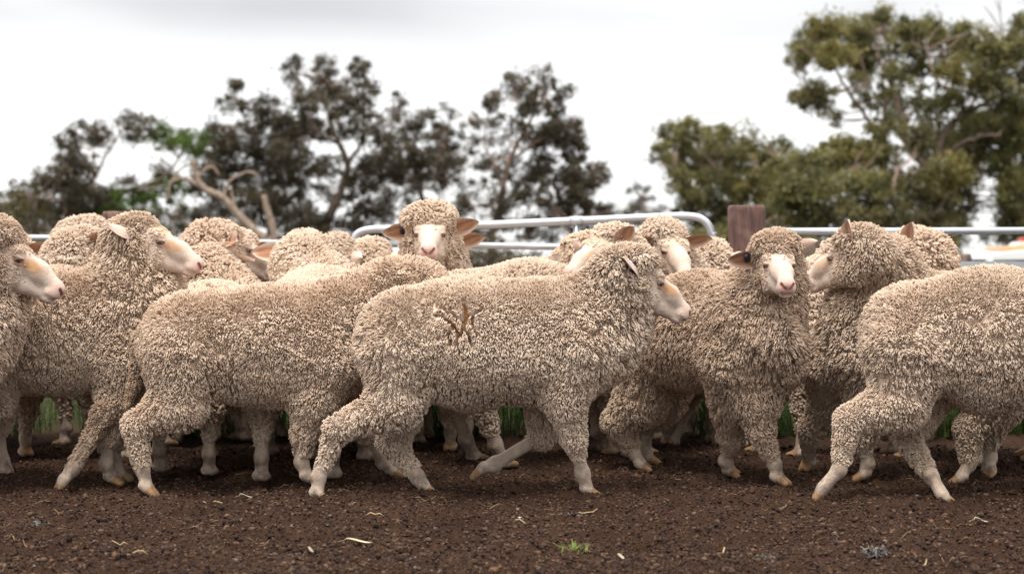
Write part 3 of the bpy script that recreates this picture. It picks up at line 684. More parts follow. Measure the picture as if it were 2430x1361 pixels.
def blades(n, pos, h, w, lean, rng, cols):
    """n curved grass blades of three quads each"""
    a = rng.random(n) * 6.283; dx, dy = np.cos(a), np.sin(a); V = np.zeros((n, 8, 3)); ln = h * rng.uniform(.5, 1.15, n); le = lean * rng.uniform(.2, 1.2, n)
    for i, t in enumerate((0, .4, .75, 1)):
        off = le * ln * t * t; wd = w * (1 - t * .92)
        for s_, k in ((-1, 0), (1, 1)):
            V[:, i * 2 + k] = pos + np.stack([dx * off - dy * wd * s_, dy * off + dx * wd * s_, ln * t * (1 - .3 * le * t)], 1)
    Fc = (np.array([(0, 1, 3, 2), (2, 3, 5, 4), (4, 5, 7, 6)])[None] + (np.arange(n) * 8)[:, None, None]).reshape(-1, 4)
    return V.reshape(-1, 3), Fc, np.repeat(cols, 8, 0)
def build_grass():
    r = np.random.default_rng(9); n = 46000
    y = 8.75 + 2.6 * r.random(n) ** 1.5; x = (r.random(n) * 2 - 1) * 3.4; dn = vnoise(np.stack([x * 3, y * 3, 0 * x], 1), 3); k = (dn > .33) & (r.random(n) < np.clip(.45 + .5 * x, .32, 1)); x, y = x[k], y[k]; n = len(x)
    t = r.random(n)[:, None]; cols = np.array([.025, .05, .010]) * (1 - t) + np.array([.085, .12, .026]) * t
    v, f, c = blades(n, np.stack([x, y, terrain(y)], 1), .36 * (.6 + .6 * dn[k]), .0026, .9, r, cols)
    tag(mesh_ob('grass', v, f, LEAF, None, True, {'col': c}), 'long green grass along the foot of the yard fence', 'grass', kind='stuff')
    d = .79 * F / (1312 - HOR); x, y = (1358 - 1215) / F * d, d; z = ground_z(x, y); n = 60
    t = r.random(n)[:, None]; cols = np.array([.16, .24, .04]) * (1 - t) + np.array([.32, .36, .10]) * t
    v, f, c = blades(n, np.stack([r.normal(0, .016, n), r.normal(0, .012, n), np.zeros(n)], 1), .042, .0024, 1.3, r, cols)
    tag(mesh_ob('grass_tuft', v, f, LEAF, None, True, {'col': c}, (x, y, z)), 'small bright green weed tuft alone on the soil near the bottom edge', 'weed')
# ------------------------------------------------------------------ yard rails, gate and posts
def steel():
    m, nt, b, out, N, L, M, mix, ramp = nodes('galvanised_steel')
    tc = N('TexCoord'); n = N('TexNoise', Scale=18.0, Detail=4.0); L(tc.outputs['Object'], n.inputs['Vector'])
    L(mix(n.outputs[0], (.40, .415, .44), (.56, .575, .60)), b.inputs['Base Color']); b.inputs['Metallic'].default_value = .75
    L(ramp(n.outputs[0], .3, .7, .32, .5), b.inputs['Roughness']); return m
STEEL = steel()
def wood():
    m, nt, b, out, N, L, M, mix, ramp = nodes('weathered_post')
    tc = N('TexCoord'); mp = N('Mapping'); mp.inputs['Scale'].default_value = (1, 1, .12); L(tc.outputs['Object'], mp.inputs[0])
    n = N('TexNoise', Scale=45.0, Detail=5.0, Roughness=.65); L(mp.outputs[0], n.inputs['Vector']); n2 = N('TexNoise', Scale=6.0, Detail=3.0); L(tc.outputs['Object'], n2.inputs['Vector'])
    at = N('Attribute', attribute_name='col'); c = mix(ramp(n.outputs[0], .38, .62), at.outputs['Color'], (.075, .04, .034)); c = mix(ramp(n2.outputs[0], .55, .75, 0, .5), c, (.30, .20, .17))
    L(c, b.inputs['Base Color']); b.inputs['Roughness'].default_value = .85; bp = N('Bump', Strength=.9, Distance=.014); L(n.outputs[0], bp.inputs['Height']); L(bp.outputs[0], b.inputs['Normal']); return m
POST = wood()
def post(px, py, d, rpx, label, col, seed):
    top = P(px, py, d); r = R_(rpx, d); rg = random.Random(seed); mb = MB(); seg = 28; gz = float(terrain(np.array([d]))[0]); V = []; Fc = []
    prof = [(-.35, 1.03), (.0, 1.03), (.4, 1.0), (.8, .985), (.975, 1.04), (.992, 1.03), (1.0, .95)]; H_ = top[2] - gz; w = [1 + .02 * rg.uniform(-1, 1) + .03 * math.sin(2 * math.pi * 2 * q / 28 + seed) for q in range(seg)]
    for t, k in prof:
        z = gz - .35 if t < 0 else gz + H_ * t
        for j in range(seg): a = 2 * math.pi * j / seg; V.append((top[0] + math.cos(a) * r * k * w[j], top[1] + math.sin(a) * r * k * w[j], z + (.004 * rg.uniform(-1, 1) if t == 1 else 0)))
    m_ = len(prof)
    for i in range(m_ - 1): Fc += [(i * seg + j, i * seg + (j + 1) % seg, (i + 1) * seg + (j + 1) % seg, (i + 1) * seg + j) for j in range(seg)]
    Fc.append(tuple((m_ - 1) * seg + j for j in range(seg))); mb.add(V, Fc, col)
    o = mb.build('timber_post', POST, loc=(top[0], top[1], gz)); tag(o, label, 'post', 'round timber fence posts'); return o
def part(parent, name, pts, r, seg=14, mat=None):
    mb = MB(); mb.tube(pts, r, seg, (1, 1, 1)); o = mb.build(name, mat or STEEL); o.parent = parent; o.matrix_parent_inverse = Matrix.Translation(parent.location).inverted(); return o
def build_yard():
    post(1772, 488, 9.0, 43, 'thick reddish brown round timber post at the end of the gate', (.15, .078, .06), 1)
    post(273, 503, 9.7, 27, 'smaller brown timber post rising behind the woolly crowns at the left', (.24, .13, .10), 2)
    post(2284, 602, 20.0, 21, 'short grey timber post far behind the rails at the right', (.30, .22, .19), 3)
    g0 = P(1700, 600, 9.0); gate = empty('pipe_gate', (g0[0], g0[1], 0)); tag(gate, 'galvanised pipe gate with rounded corners leaning up to the right', 'gate')
    G = lambda px, py: P(px, py, 9.0 + (1692 - px) * .0002)
    fr = catmull([G(838, 1000), G(838, 640), G(838, 585), G(848, 556), G(878, 545), G(930, 543), G(1100, 536), G(1368, 524), G(1560, 515), G(1630, 513), G(1668, 522), G(1688, 552), G(1692, 600), G(1692, 1000)], 8)
    part(gate, 'frame', fr, R_(10, 9))
    part(gate, 'rail', [G(838, 577), G(1300, 585), G(1692, 590)], R_(8, 9))
    for y in (650, 715, 780, 860): part(gate, 'rail', [G(838, y), G(1692, y + 6)], R_(8, 9))
    for px, y0 in ((1368, 526), (1100, 537)): part(gate, 'stay', [G(px, y0), G(px, 980)], R_(8 if px > 1200 else 3, 9))
    part(gate, 'clamp', [G(1352, 524.5), G(1384, 523.5)], R_(12, 9))
    pr = P(2430, 600, 8.95); pn = empty('rail_panel', (pr[0], pr[1], 0)); tag(pn, 'straight galvanised rails running from the big post to the right edge', 'fence', 'rail panels of the yard')
    A = lambda px, py, d=8.95: P(px, py, d)
    part(pn, 'rail', [A(1812, 549), A(2100, 549), A(2700, 546)], R_(9, 8.95))
    mb = MB(); a, b = A(1812, 633), A(2700, 629); hh = R_(13, 8.95); mb.box((a[0], a[1] - .02, a[2] - hh), (b[0], a[1] + .02, a[2] + hh), (1, 1, 1)); o = mb.build('flat_rail', STEEL, smooth=False); o.parent = pn; o.matrix_parent_inverse = Matrix.Translation(pn.location).inverted()
    for y in (720, 800, 870): part(pn, 'rail', [A(1812, y), A(2700, y)], R_(9, 8.95))
    part(pn, 'upright', [A(2640, 545), A(2640, 1030)], R_(14, 8.95))
    pl = P(-100, 600, 9.4); p2 = empty('rail_panel', (pl[0], pl[1], 0)); tag(p2, 'straight galvanised rails glimpsed between the woolly heads at the left', 'fence', 'rail panels of the yard')
    part(p2, 'rail', [A(-260, 561, 9.4), A(230, 566, 9.4), A(818, 580, 9.4)], R_(8, 9.4))
    for y in (650, 720, 800): part(p2, 'rail', [A(-260, y, 9.4), A(818, y + 8, 9.4)], R_(8, 9.4))
    part(p2, 'upright', [A(812, 578, 9.4), A(812, 1000, 9.4)], R_(11, 9.4))
# ------------------------------------------------------------------ the white vehicle beyond the rails
def build_ute():
    D = 26.0; gz = float(terrain(np.array([D]))[0]); s_ = F / D; o0 = P(2560, 600, D); o = empty('utility_truck', (o0[0], D, gz)); tag(o, 'white utility truck with orange roof light, glimpsed at the right edge beyond the rails', 'vehicle')
    paint = vcol_material('white_paint', .3, .5); glass = vcol_material('tinted_glass', .06, .6); rub = vcol_material('rubber', .8, .2)
    ht = .79 + (610 - 592) / s_ - gz                                      # roof height over its ground
    def prism(prof, w, name, mat, col, y0=0.0, bev=.04, parent=o):
        mb = MB(); n = len(prof); V = [(x, y0 - w / 2, z) for x, z in prof] + [(x, y0 + w / 2, z) for x, z in prof]
        mb.add(V, [tuple(range(n))[::-1] if False else tuple(range(n)), tuple(range(2 * n - 1, n - 1, -1))] + [(i, i + n, (i + 1) % n + n, (i + 1) % n) for i in range(n)], col)
        q = mb.build(name, mat, parent, False); md = q.modifiers.new('edge', 'BEVEL'); md.width = bev; md.segments = 3; return q
    L0 = (2300 - 2560) / s_
    W_ = .86
    prism([(L0 - 1.25, .45), (L0 - 1.3, .8), (L0 - 1.15, .98), (L0 - .35, 1.06), (L0 + 3.1, 1.06), (L0 + 3.1, .45)], 1.75, 'body', paint, (.78, .78, .77))
    roof = catmull([(L0 - .02, ht - .115), (L0 + .12, ht - .055), (L0 + .5, ht - .01), (L0 + 1.0, ht), (L0 + 1.45, ht - .02), (L0 + 1.6, ht - .09)], 5)
    prism([(x, z) for x, z in roof] + [(L0 + 1.55, ht - .12), (L0 + .05, ht - .14)], 1.55, 'roof', paint, (.80, .80, .79), bev=.03)
    cabin = prism([(L0 - .35, 1.05), (L0 + .05, ht - .13), (L0 + 1.55, ht - .12), (L0 + 1.65, 1.05)], 1.52, 'window', glass, (.05, .07, .08))
    for x in (L0 - .3, L0 + .75, L0 + 1.58): prism([(x, 1.04), (x + .08, 1.04), (x + .08 + (.36 if x < L0 else 0), ht - .12), (x + (.36 if x < L0 else 0), ht - .12)], 1.56, 'pillar', paint, (.78, .78, .77), bev=.01)
    prism([(L0 + .30, ht - .012), (L0 + .36, ht + .045), (L0 + 1.25, ht + .05), (L0 + 1.3, ht - .012)], 1.15, 'light_bar', vcol_material('amber_lens', .2, .5), (.62, .33, .15), bev=.015)
    prism([(L0 + .55, ht + .049), (L0 + .60, ht + .10), (L0 + .95, ht + .10), (L0 + 1.0, ht + .049)], .4, 'beacon_base', paint, (.7, .68, .66), bev=.012)
    prism([(L0 + .64, ht + .099), (L0 + .66, ht + .16), (L0 + .86, ht + .16), (L0 + .9, ht + .099)], .2, 'beacon', vcol_material('red_lens', .2, .5), (.40, .05, .03), bev=.02)
    for x in (L0 - .65, L0 + 2.3):
        for sd in (-1, 1):
            mb = MB(); mb.tube([(x, sd * .70, .33), (x, sd * .72, .33), (x, sd * .86, .33), (x, sd * .88, .33)], [.26, .33, .33, .27], 24, (.02, .02, .02)); w = mb.build('wheel', rub, o)
            mb = MB(); mb.tube([(x, sd * .875, .33), (x, sd * .89, .33)], [.18, .17], 20, (.5, .5, .5)); mb.build('rim', paint, w)
# ------------------------------------------------------------------ trees
def leaves(blobs, D, rng, pal, lsz=(.105, .036), dens=1.0, off=0.0):
    V, Cc = [], []
    for b in blobs:
        px, py, rx, ry = b[:4]; dn = b[4] if len(b) > 4 else 1.0; pi_ = b[5] if len(b) > 5 else None
        d = D + rng.uniform(-1.2, 1.2) + off; m = d / F; c = P(px, py, d); Rm = np.array([rx, .5 * (rx + ry), ry]) * m
        n = int(math.pi * rx * ry / 6.0 * dn * dens * (1.4 if px < 1560 else 1.5)); nt = max(4, n // 58); u = nrm(rng.normal(0, 1, (nt, 3))) * (rng.random(nt) ** .42)[:, None]
        tc = c + u * Rm; ti = rng.integers(0, nt, n); ts = rng.uniform(.045, .115, nt)[ti][:, None]
        p = tc[ti] + rng.normal(0, 1, (n, 3)) * ts * [1, 1, .8]
        ax = nrm(rng.normal(0, 1, (n, 3)) + [0, 0, -.55]); sd = nrm(np.cross(ax, rng.normal(0, 1, (n, 3)))); L_ = lsz[0] * rng.uniform(.6, 1.3, n)[:, None]; W_ = lsz[1] * rng.uniform(.7, 1.3, n)[:, None]
        q = np.stack([p - ax * L_ * .5, p + sd * W_ * .5, p + ax * L_ * .5, p - sd * W_ * .5], 1); V.append(q.reshape(-1, 3))
        tone = (rng.random(nt) ** 1.3)[ti]; cl = pal[0] if pi_ is None else pal[pi_]
        ca = np.array(cl[0])[None] * (1 - tone[:, None]) + np.array(cl[1])[None] * tone[:, None]; ca = ca * rng.uniform(.75, 1.25, (n, 1)); Cc.append(np.repeat(ca, 4, 0))
    V = np.concatenate(V); n = len(V) // 4
    return V, np.arange(n * 4).reshape(n, 4), np.concatenate(Cc)
def tree(name, label, D, blobs, limbs, pal, bark=(.30, .22, .18), group=None, dens=1.0, seed=0, cat='tree', twigs=True):
    rng = np.random.default_rng(seed + 100); x0, d0 = limbs[0][0][0], D; base = np.array([(x0 - 1215) / F * D, D, float(terrain(np.array([D]))[0])])
    root = empty(name, base); tag(root, label, cat, group)
    V, Fc, Cc = leaves(blobs, D, rng, pal, dens=dens); mesh_ob('crown', V - base, Fc, LEAF, root, False, {'col': Cc})
    mb = MB(); pts_all = []
    for li, l in enumerate(limbs):
        dd = 0 if li == 0 else rng.uniform(-.8, .8); q = [P(a[0], a[1], D + dd * min(1, i / 2)) for i, a in enumerate(l)]; rr = [R_(a[2], D) for a in l]
        if li == 0: q = [np.array([q[0][0], D, base[2] - .1])] + q; rr = [rr[0] * 1.35] + rr
        c = catmull(q, 6); r_ = np.interp(np.linspace(0, 1, len(c)), np.linspace(0, 1, len(rr)), rr); c[1:-1] += rng.normal(0, .012, (len(c) - 2, 3))
        mb.tube(c - base, r_ * (.62 if x0 < 1560 else .8), 8, np.array(bark) * (.75 if x0 < 1560 else .95) * rng.uniform(.8, 1.15)); pts_all += list(c)
    pts_all = np.array(pts_all)
    if twigs:
        for b in blobs:
            for _ in range(3):
                e = P(b[0] + rng.uniform(-.7, .7) * b[2], b[1] + rng.uniform(-.7, .7) * b[3], D + rng.uniform(-.5, .5)); k = pts_all[np.argmin(np.linalg.norm((pts_all - e) * [1, 1, 1.0] + [0, 0, .0], axis=1) + .3 * (pts_all[:, 2] > e[2]))]
                m_ = (k + e) / 2 + rng.normal(0, .12, 3) - [0, 0, .06]; c = catmull([k, m_, e], 5); mb.tube(c - base, np.linspace(R_(2.4, D), R_(.8, D), len(c)), 5, np.array(bark) * rng.uniform(.6, 1.1))
    tr = mb.build('trunk', BARK, root); return root
DK = [((.06, .048, .030), (.135, .108, .064)), ((.06, .10, .014), (.13, .19, .035)), ((.10, .09, .035), (.18, .145, .06))]  # first pair: the left trees' backlit look is put into the leaf colour
OL = [((.09, .085, .034), (.27, .245, .09)), ((.125, .112, .036), (.29, .245, .08)), ((.065, .058, .03), (.19, .165, .06))]
def build_trees():
    G = 'gum trees behind the yard'
    tree('gum_tree', 'low spreading tree at the far left with bright sky holes in its green crown', 44, [(20, 510, 70, 55), (70, 500, 80, 60, 1, 2), (150, 480, 80, 60), (50, 455, 45, 26, .6), (120, 425, 55, 38), (185, 400, 55, 50), (165, 350, 42, 42, .9), (235, 315, 55, 36, .8), (320, 300, 55, 36, .8), (395, 330, 50, 40, .9, 1), (455, 340, 45, 36, .9, 1), (215, 470, 70, 50), (300, 490, 90, 45, .9, 1), (400, 450, 60, 50, .8, 1), (380, 400, 26, 20, .6), (210, 530, 110, 50, 1, 2), (80, 550, 110, 40, 1), (340, 540, 110, 45, 1), (290, 440, 50, 20, .5)],
         [[(250, 570, 14), (250, 500, 11), (218, 440, 8), (200, 380, 5), (180, 340, 3)], [(250, 500, 9), (300, 455, 7), (390, 420, 5), (440, 350, 3)], [(218, 440, 6), (260, 350, 4), (300, 300, 2.5)], [(250, 520, 8), (160, 480, 5), (90, 470, 3)]], DK, seed=1, group=G)
    tree('gum_tree', 'dark dense tree behind the bare fallen branches, with a small tuft on its top', 46, [(520, 335, 55, 50), (555, 205, 24, 28, .8), (545, 255, 34, 26, .6), (605, 265, 55, 40, .7), (620, 340, 65, 55), (560, 400, 75, 60), (655, 430, 75, 65), (500, 430, 60, 60), (590, 490, 95, 55), (690, 500, 60, 55), (650, 240, 35, 22, .5), (540, 300, 45, 30, .7), (680, 340, 40, 40, .9), (480, 520, 80, 45)],
         [[(640, 580, 15), (645, 500, 12), (640, 420, 9), (600, 320, 6), (560, 230, 3)], [(640, 420, 8), (690, 350, 5), (700, 300, 3)], [(645, 500, 8), (560, 440, 6), (510, 380, 3)]], DK, seed=2, group=G, bark=(.22, .17, .14))
    tree('gum_tree', 'tallest tree left of centre, loose dark crown with twin top tufts', 45, [(700, 155, 30, 26, .7), (690, 185, 24, 22, .6), (770, 170, 40, 34, .8), (845, 165, 36, 38, .8), (790, 215, 60, 40), (865, 215, 28, 36, .8), (730, 240, 45, 34, .9), (830, 260, 60, 38), (700, 300, 50, 40), (760, 300, 60, 40, .8), (690, 370, 50, 45, .9), (850, 310, 45, 34, .7), (760, 380, 55, 40, .6), (870, 400, 45, 45, .8), (890, 300, 24, 24, .5), (700, 430, 45, 45, .7), (850, 460, 50, 40, .6), (740, 520, 60, 50, .8), (840, 540, 60, 45, .8), (790, 440, 60, 60, .3), (660, 300, 50, 60, .5), (900, 320, 40, 60, .45), (890, 450, 40, 60, .4), (700, 560, 60, 30, .6)],
         [[(765, 570, 22), (790, 500, 18), (815, 440, 14), (825, 390, 12), (800, 330, 9), (775, 260, 6), (770, 190, 3)], [(825, 390, 9), (865, 320, 6), (860, 240, 3)], [(800, 340, 7), (740, 300, 5), (705, 220, 3)], [(815, 440, 7), (860, 410, 5), (890, 380, 3)]], DK, seed=3, group=G, bark=(.26, .19, .15))
    tree('gum_tree', 'lower rounded tree in the middle, solid dark belly over bright gaps', 46, [(940, 240, 22, 30, .6), (925, 280, 26, 26, .5), (930, 335, 50, 36, .8), (995, 305, 60, 40, .8), (1050, 275, 26, 24, .6), (1065, 320, 45, 45, .8), (980, 380, 85, 50, 1.1), (1055, 385, 50, 45, 1.1), (910, 390, 40, 40, .8), (960, 430, 60, 30, .9), (1040, 430, 50, 26, .8), (1000, 480, 70, 26, .35), (880, 510, 50, 40, .7), (960, 545, 70, 30, .6), (1090, 500, 40, 30, .4), (1060, 550, 60, 26, .5), (1000, 540, 90, 40, .35), (920, 470, 60, 40, .35), (1100, 400, 30, 60, .3), (890, 560, 60, 30, .6)],
         [[(1020, 570, 14), (1008, 500, 11), (995, 430, 9), (985, 370, 7), (990, 310, 4)], [(995, 430, 7), (1045, 380, 5), (1065, 320, 3)], [(985, 400, 6), (930, 360, 4), (935, 260, 2.5)]], DK, seed=4, group=G, bark=(.26, .19, .15))
    tree('gum_tree', 'tree right of centre with a pinkish leaning trunk and open crown', 43, [(1165, 235, 34, 34, .7), (1225, 200, 34, 34, .8), (1290, 185, 30, 28, .7), (1255, 240, 40, 36, .9), (1310, 240, 36, 36, .7), (1345, 215, 18, 18, .5), (1330, 300, 50, 45), (1290, 330, 50, 50, .9), (1365, 350, 45, 50, 1.1), (1240, 300, 40, 45, .45), (1175, 310, 34, 40, .45), (1130, 290, 24, 24, .4), (1300, 410, 60, 50, 1), (1370, 430, 60, 50, 1), (1260, 460, 55, 40, .8), (1420, 410, 30, 36, .8), (1340, 490, 70, 40, 1), (1160, 430, 45, 50, .4), (1180, 500, 50, 35, .5), (1120, 480, 40, 40, .4), (1430, 500, 45, 32, .9), (1250, 530, 80, 26, .5), (1400, 540, 80, 26, .7), (1150, 370, 50, 60, .3), (1230, 400, 50, 60, .3), (1180, 550, 80, 30, .4), (1300, 560, 90, 26, .5)],
         [[(1165, 580, 17), (1182, 510, 14), (1192, 450, 12), (1212, 375, 9), (1248, 305, 6.5), (1285, 230, 4), (1290, 190, 2)], [(1192, 450, 7), (1176, 395, 5), (1150, 340, 3.5), (1160, 250, 2)], [(1212, 385, 7), (1262, 345, 5), (1330, 310, 3.5)], [(1185, 500, 7), (1250, 480, 5), (1320, 470, 3)], [(1248, 305, 5), (1230, 250, 3), (1225, 205, 2)]], DK, seed=5, group=G, bark=(.38, .26, .21))
    tree('gum_tree', 'small far tree standing alone in the gap of sky', 52, [(1520, 465, 32, 32, .8), (1500, 495, 34, 28, .8), (1555, 505, 36, 26, .6), (1540, 530, 50, 20, .7), (1480, 530, 40, 20, .7)],
         [[(1520, 570, 8), (1520, 520, 6), (1522, 470, 3)]], DK, seed=6, group=G)
    tree('gum_tree', 'olive bushy tree right of the sky gap, behind the big post', 42, [(1600, 335, 42, 40), (1645, 310, 45, 34), (1705, 325, 50, 36, .7), (1575, 365, 30, 28, .7), (1600, 385, 40, 34, 1, 2), (1665, 380, 75, 55, 1.1), (1745, 375, 70, 55, 1.1), (1825, 375, 60, 50, 1.1), (1640, 440, 55, 45, 1), (1725, 450, 85, 55, 1.1), (1820, 455, 80, 55, 1.1, 1), (1640, 495, 45, 36, .8, 2), (1700, 520, 70, 45, 1.1, 2), (1800, 530, 90, 45, 1.1), (1780, 300, 26, 22, .3), (1880, 400, 55, 50, 1.1)],
         [[(1760, 580, 16), (1750, 510, 13), (1730, 450, 10), (1690, 390, 6), (1650, 330, 3)], [(1740, 480, 8), (1800, 420, 6), (1840, 370, 3)], [(1750, 520, 8), (1650, 470, 5), (1600, 390, 3)]], OL, seed=7, group=G, bark=(.32, .23, .18))
    tree('gum_tree', 'tall gum at the right with a flat spreading olive canopy, highest of all', 40, [(1920, 105, 45, 42, 1.1), (1965, 65, 45, 36, 1, 1), (1895, 140, 30, 36), (2020, 85, 65, 45, 1.1), (2090, 55, 55, 40, 1.1), (2155, 90, 65, 48, 1.1), (2060, 130, 75, 42, 1.1), (1985, 135, 55, 40, 1, 1), (2205, 75, 45, 36), (2255, 110, 65, 45, 1.1), (2300, 85, 45, 34), (2345, 125, 55, 45, 1.1), (1935, 225, 50, 38, 1.1, 2), (1897, 225, 26, 28, .8, 2), (2385, 125, 50, 55), (2425, 80, 36, 50), (2270, 165, 55, 36, 1.1, 1), (2350, 190, 55, 44), (2180, 170, 60, 36, .8), (2120, 190, 50, 40, .6), (2410, 220, 50, 55, .7), (2040, 190, 40, 30, .5), (2450, 160, 40, 60), (1985, 275, 40, 26, .5), (2200, 240, 70, 50, .6), (2300, 250, 70, 50, .5), (2130, 260, 60, 50, .5), (2060, 240, 50, 50, .4), (2240, 320, 60, 40, .6), (2330, 310, 60, 40, .5), (2110, 300, 60, 36, .6), (2400, 300, 60, 60, .7)],
         [[(2215, 580, 24), (2215, 470, 21), (2200, 400, 20), (2150, 340, 12), (2138, 290, 9), (2125, 220, 7), (2090, 150, 4), (2080, 80, 2)], [(2210, 410, 13), (2240, 320, 10), (2290, 272, 9), (2355, 235, 7), (2420, 190, 5)], [(2290, 272, 7), (2270, 220, 6), (2225, 195, 5), (2200, 120, 3)], [(2100, 460, 8), (2100, 330, 9), (2102, 250, 8), (2118, 190, 6), (2105, 110, 3)], [(2090, 340, 6), (2045, 260, 6), (2010, 215, 5), (1975, 140, 3)], [(2300, 260, 5), (2340, 180, 4), (2345, 120, 2)], [(2010, 215, 4), (1950, 220, 3), (1910, 225, 2)], [(2138, 300, 4), (2180, 250, 4), (2190, 190, 3), (2230, 130, 2)], [(2240, 330, 5), (2190, 290, 4), (2160, 240, 3)], [(2355, 240, 4), (2400, 260, 4), (2440, 300, 3)], [(2230, 380, 6), (2300, 330, 5), (2370, 320, 3)], [(2102, 260, 4), (2060, 200, 3), (2040, 130, 2)]], OL, seed=8, group=G, bark=(.36, .26, .21))
    tree('gum_tree', 'dense olive scrub tree filling the space under the tall gum', 38, [(1945, 385, 60, 50, 1.1), (2010, 375, 75, 50, 1.1, 1), (2085, 370, 50, 45, 1.1), (1930, 450, 70, 55, 1.1), (2050, 450, 85, 55, 1.1), (2150, 435, 75, 55, 1.1), (2250, 410, 60, 45, 1, 1), (2175, 340, 50, 40, .9, 2), (1970, 520, 90, 45, 1.1, 2), (2100, 525, 90, 45, 1.1, 2), (2215, 500, 75, 55, 1.1, 2), (2240, 555, 70, 40, 1.1, 2), (1870, 470, 50, 50, 1.1), (1890, 540, 60, 40, 1.1, 2), (1760, 560, 80, 30, 1, 2)],
         [[(2120, 580, 14), (2110, 520, 12), (2080, 460, 9), (2030, 400, 5)], [(2180, 560, 9), (2150, 520, 8), (2120, 470, 6), (2130, 400, 4)], [(2110, 530, 8), (2000, 480, 6), (1950, 420, 3)], [(2060, 580, 8), (2040, 530, 7), (1990, 490, 5)]], OL, seed=9, group=G, bark=(.36, .26, .2))
    tree('gum_tree', 'dark tree at the right edge beside a bright slit of sky', 41, [(2310, 305, 50, 42, 1, 2), (2375, 275, 55, 45, 1, 2), (2430, 300, 50, 60, 1), (2360, 350, 65, 36, 1, 2), (2420, 400, 55, 60, 1.1), (2395, 460, 40, 60, 1.1), (2410, 540, 40, 60, 1.1, 2), (2440, 480, 50, 70, 1.1), (2290, 440, 30, 50, .9, 2), (2290, 360, 45, 45, 1), (2380, 400, 50, 40, 1), (2250, 350, 50, 45, 1), (2245, 470, 50, 55, 1, 2), (2290, 400, 40, 40, 1), (2300, 500, 26, 50, .8, 2), (2340, 560, 30, 24, .4, 2)],
         [[(2420, 590, 15), (2405, 510, 12), (2395, 430, 10), (2370, 340, 7), (2340, 290, 4)], [(2400, 470, 8), (2430, 400, 6), (2440, 320, 3)]], OL, seed=10, group=G, bark=(.3, .22, .17))
    # bare dead wood
    o = empty('dead_tree', P(2380, 560, 50) * [1, 1, 0] + [0, 0, float(terrain(np.array([50.]))[0])]); tag(o, 'bare pale dead treetop sticking up above the tall gum at the right', 'dead tree'); b0 = np.array(o.location); mb = MB()
    for l in ([(2385, 560, 6), (2382, 300, 4), (2378, 90, 2.8), (2374, 40, 1.8), (2372, -40, 1)], [(2378, 80, 1.8), (2355, 40, 2), (2335, 15, 1)], [(2376, 60, 1.8), (2505, 25, 2), (2412, 5, 1)], [(2380, 95, 1.8), (2362, 70, 2), (2348, 55, 1)], [(2374, 30, 2), (2362, 0, 1), (2355, -20, .8)]):
        c = catmull([P(a[0], a[1], 50) for a in l], 5); mb.tube(c - b0, [R_(x, 50) for x in np.interp(np.linspace(0, 1, len(c)), np.linspace(0, 1, len(l)), [a[2] for a in l])], 6, (.36, .31, .29))
    mb.build('trunk', BARK, o)
    o = empty('dead_tree', P(640, 600, 36) * [1, 1, 0] + [0, 0, float(terrain(np.array([36.]))[0])]); tag(o, 'leafless pale crooked branches leaning left in front of the dark dense tree', 'dead tree'); b0 = np.array(o.location); mb = MB()
    gz = 1500
    for l in ([(690, 780, 20), (650, 600, 15), (600, 545, 13), (565, 510, 12), (530, 470, 11), (485, 448, 10), (467, 420, 8), (458, 380, 7)], [(490, 450, 7), (440, 425, 6), (405, 435, 5), (400, 475, 4)], [(467, 420, 5), (500, 395, 4), (520, 415, 3)], [(530, 470, 6), (545, 430, 4), (590, 408, 4), (615, 420, 3)], [(655, 620, 11), (648, 545, 11), (635, 500, 10), (626, 462, 8)], [(405, 435, 4), (430, 400, 3), (470, 385, 2)], [(600, 545, 6), (520, 520, 5), (470, 530, 4)], [(565, 510, 5), (552, 470, 4), (548, 440, 2)]):
        c = catmull([P(a[0], a[1], 36) for a in l], 5); mb.tube(c - b0, [R_(x * .8, 36) for x in np.interp(np.linspace(0, 1, len(c)), np.linspace(0, 1, len(l)), [a[2] for a in l])], 8, (.33, .25, .19))
    mb.build('trunk', BARK, o)
    # low scrub along the foot of the trees, in front of the paddock
    SG = 'low scrub behind the rails'
    for i, (px, py, rx, ry, dn, pi_, lb) in enumerate(((60, 590, 130, 40, 1, 2, 'olive shrub at the far left below the low spreading tree'), (330, 590, 120, 36, 1, 2, 'brownish shrub behind the small timber post'), (560, 600, 110, 34, 1, 0, 'dark shrub below the fallen branches'), (800, 600, 110, 34, .7, 2, 'straggly shrub left of the gate corner'),
            (1180, 612, 110, 28, .35, 0, 'thin shrub seen through the middle of the gate'), (1440, 600, 110, 36, .9, 2, 'dull shrub behind the right half of the gate'), (1640, 590, 90, 36, .9, 0, 'shrub between the gate end and the big post'), (1930, 600, 120, 36, 1, 2, 'brown shrub under the rail beside the big post'), (2190, 600, 80, 36, 1, 1, 'shrub with yellow green shoots beyond the rail at the right'), (2400, 625, 70, 20, .6, 2, 'low shrub at the right edge behind the white truck'))):
        pal = DK if px < 1500 else OL
        tree('shrub', lb, 31 + (i % 3) if px < 2300 else 33, [(px - rx * .5, py + 6, rx * .5, ry, dn, pi_), (px, py, rx * .55, ry, dn, pi_), (px + rx * .5, py + 6, rx * .5, ry * .9, dn, pi_)], [[(px, 640, 6), (px, 600, 4), (px + 10, 570, 2)]], pal, seed=30 + i, group=SG, cat='shrub', bark=(.25, .19, .15))
build_ground(); build_yard(); build_ute(); build_trees()
# ------------------------------------------------------------------ the flock
def traced(label, px, d, yaw_deg=0.0, **s):
    s['base'] = np.array([(px - 1215) / F * d, d, 0.0]); s['yaw'] = math.radians(yaw_deg); FLOCK.append((label, s))
def back(label, *a, **k): FLOCK.append((label, stand(*a, **k)))
FLOCK = []
RT = (1, 0, -.35)
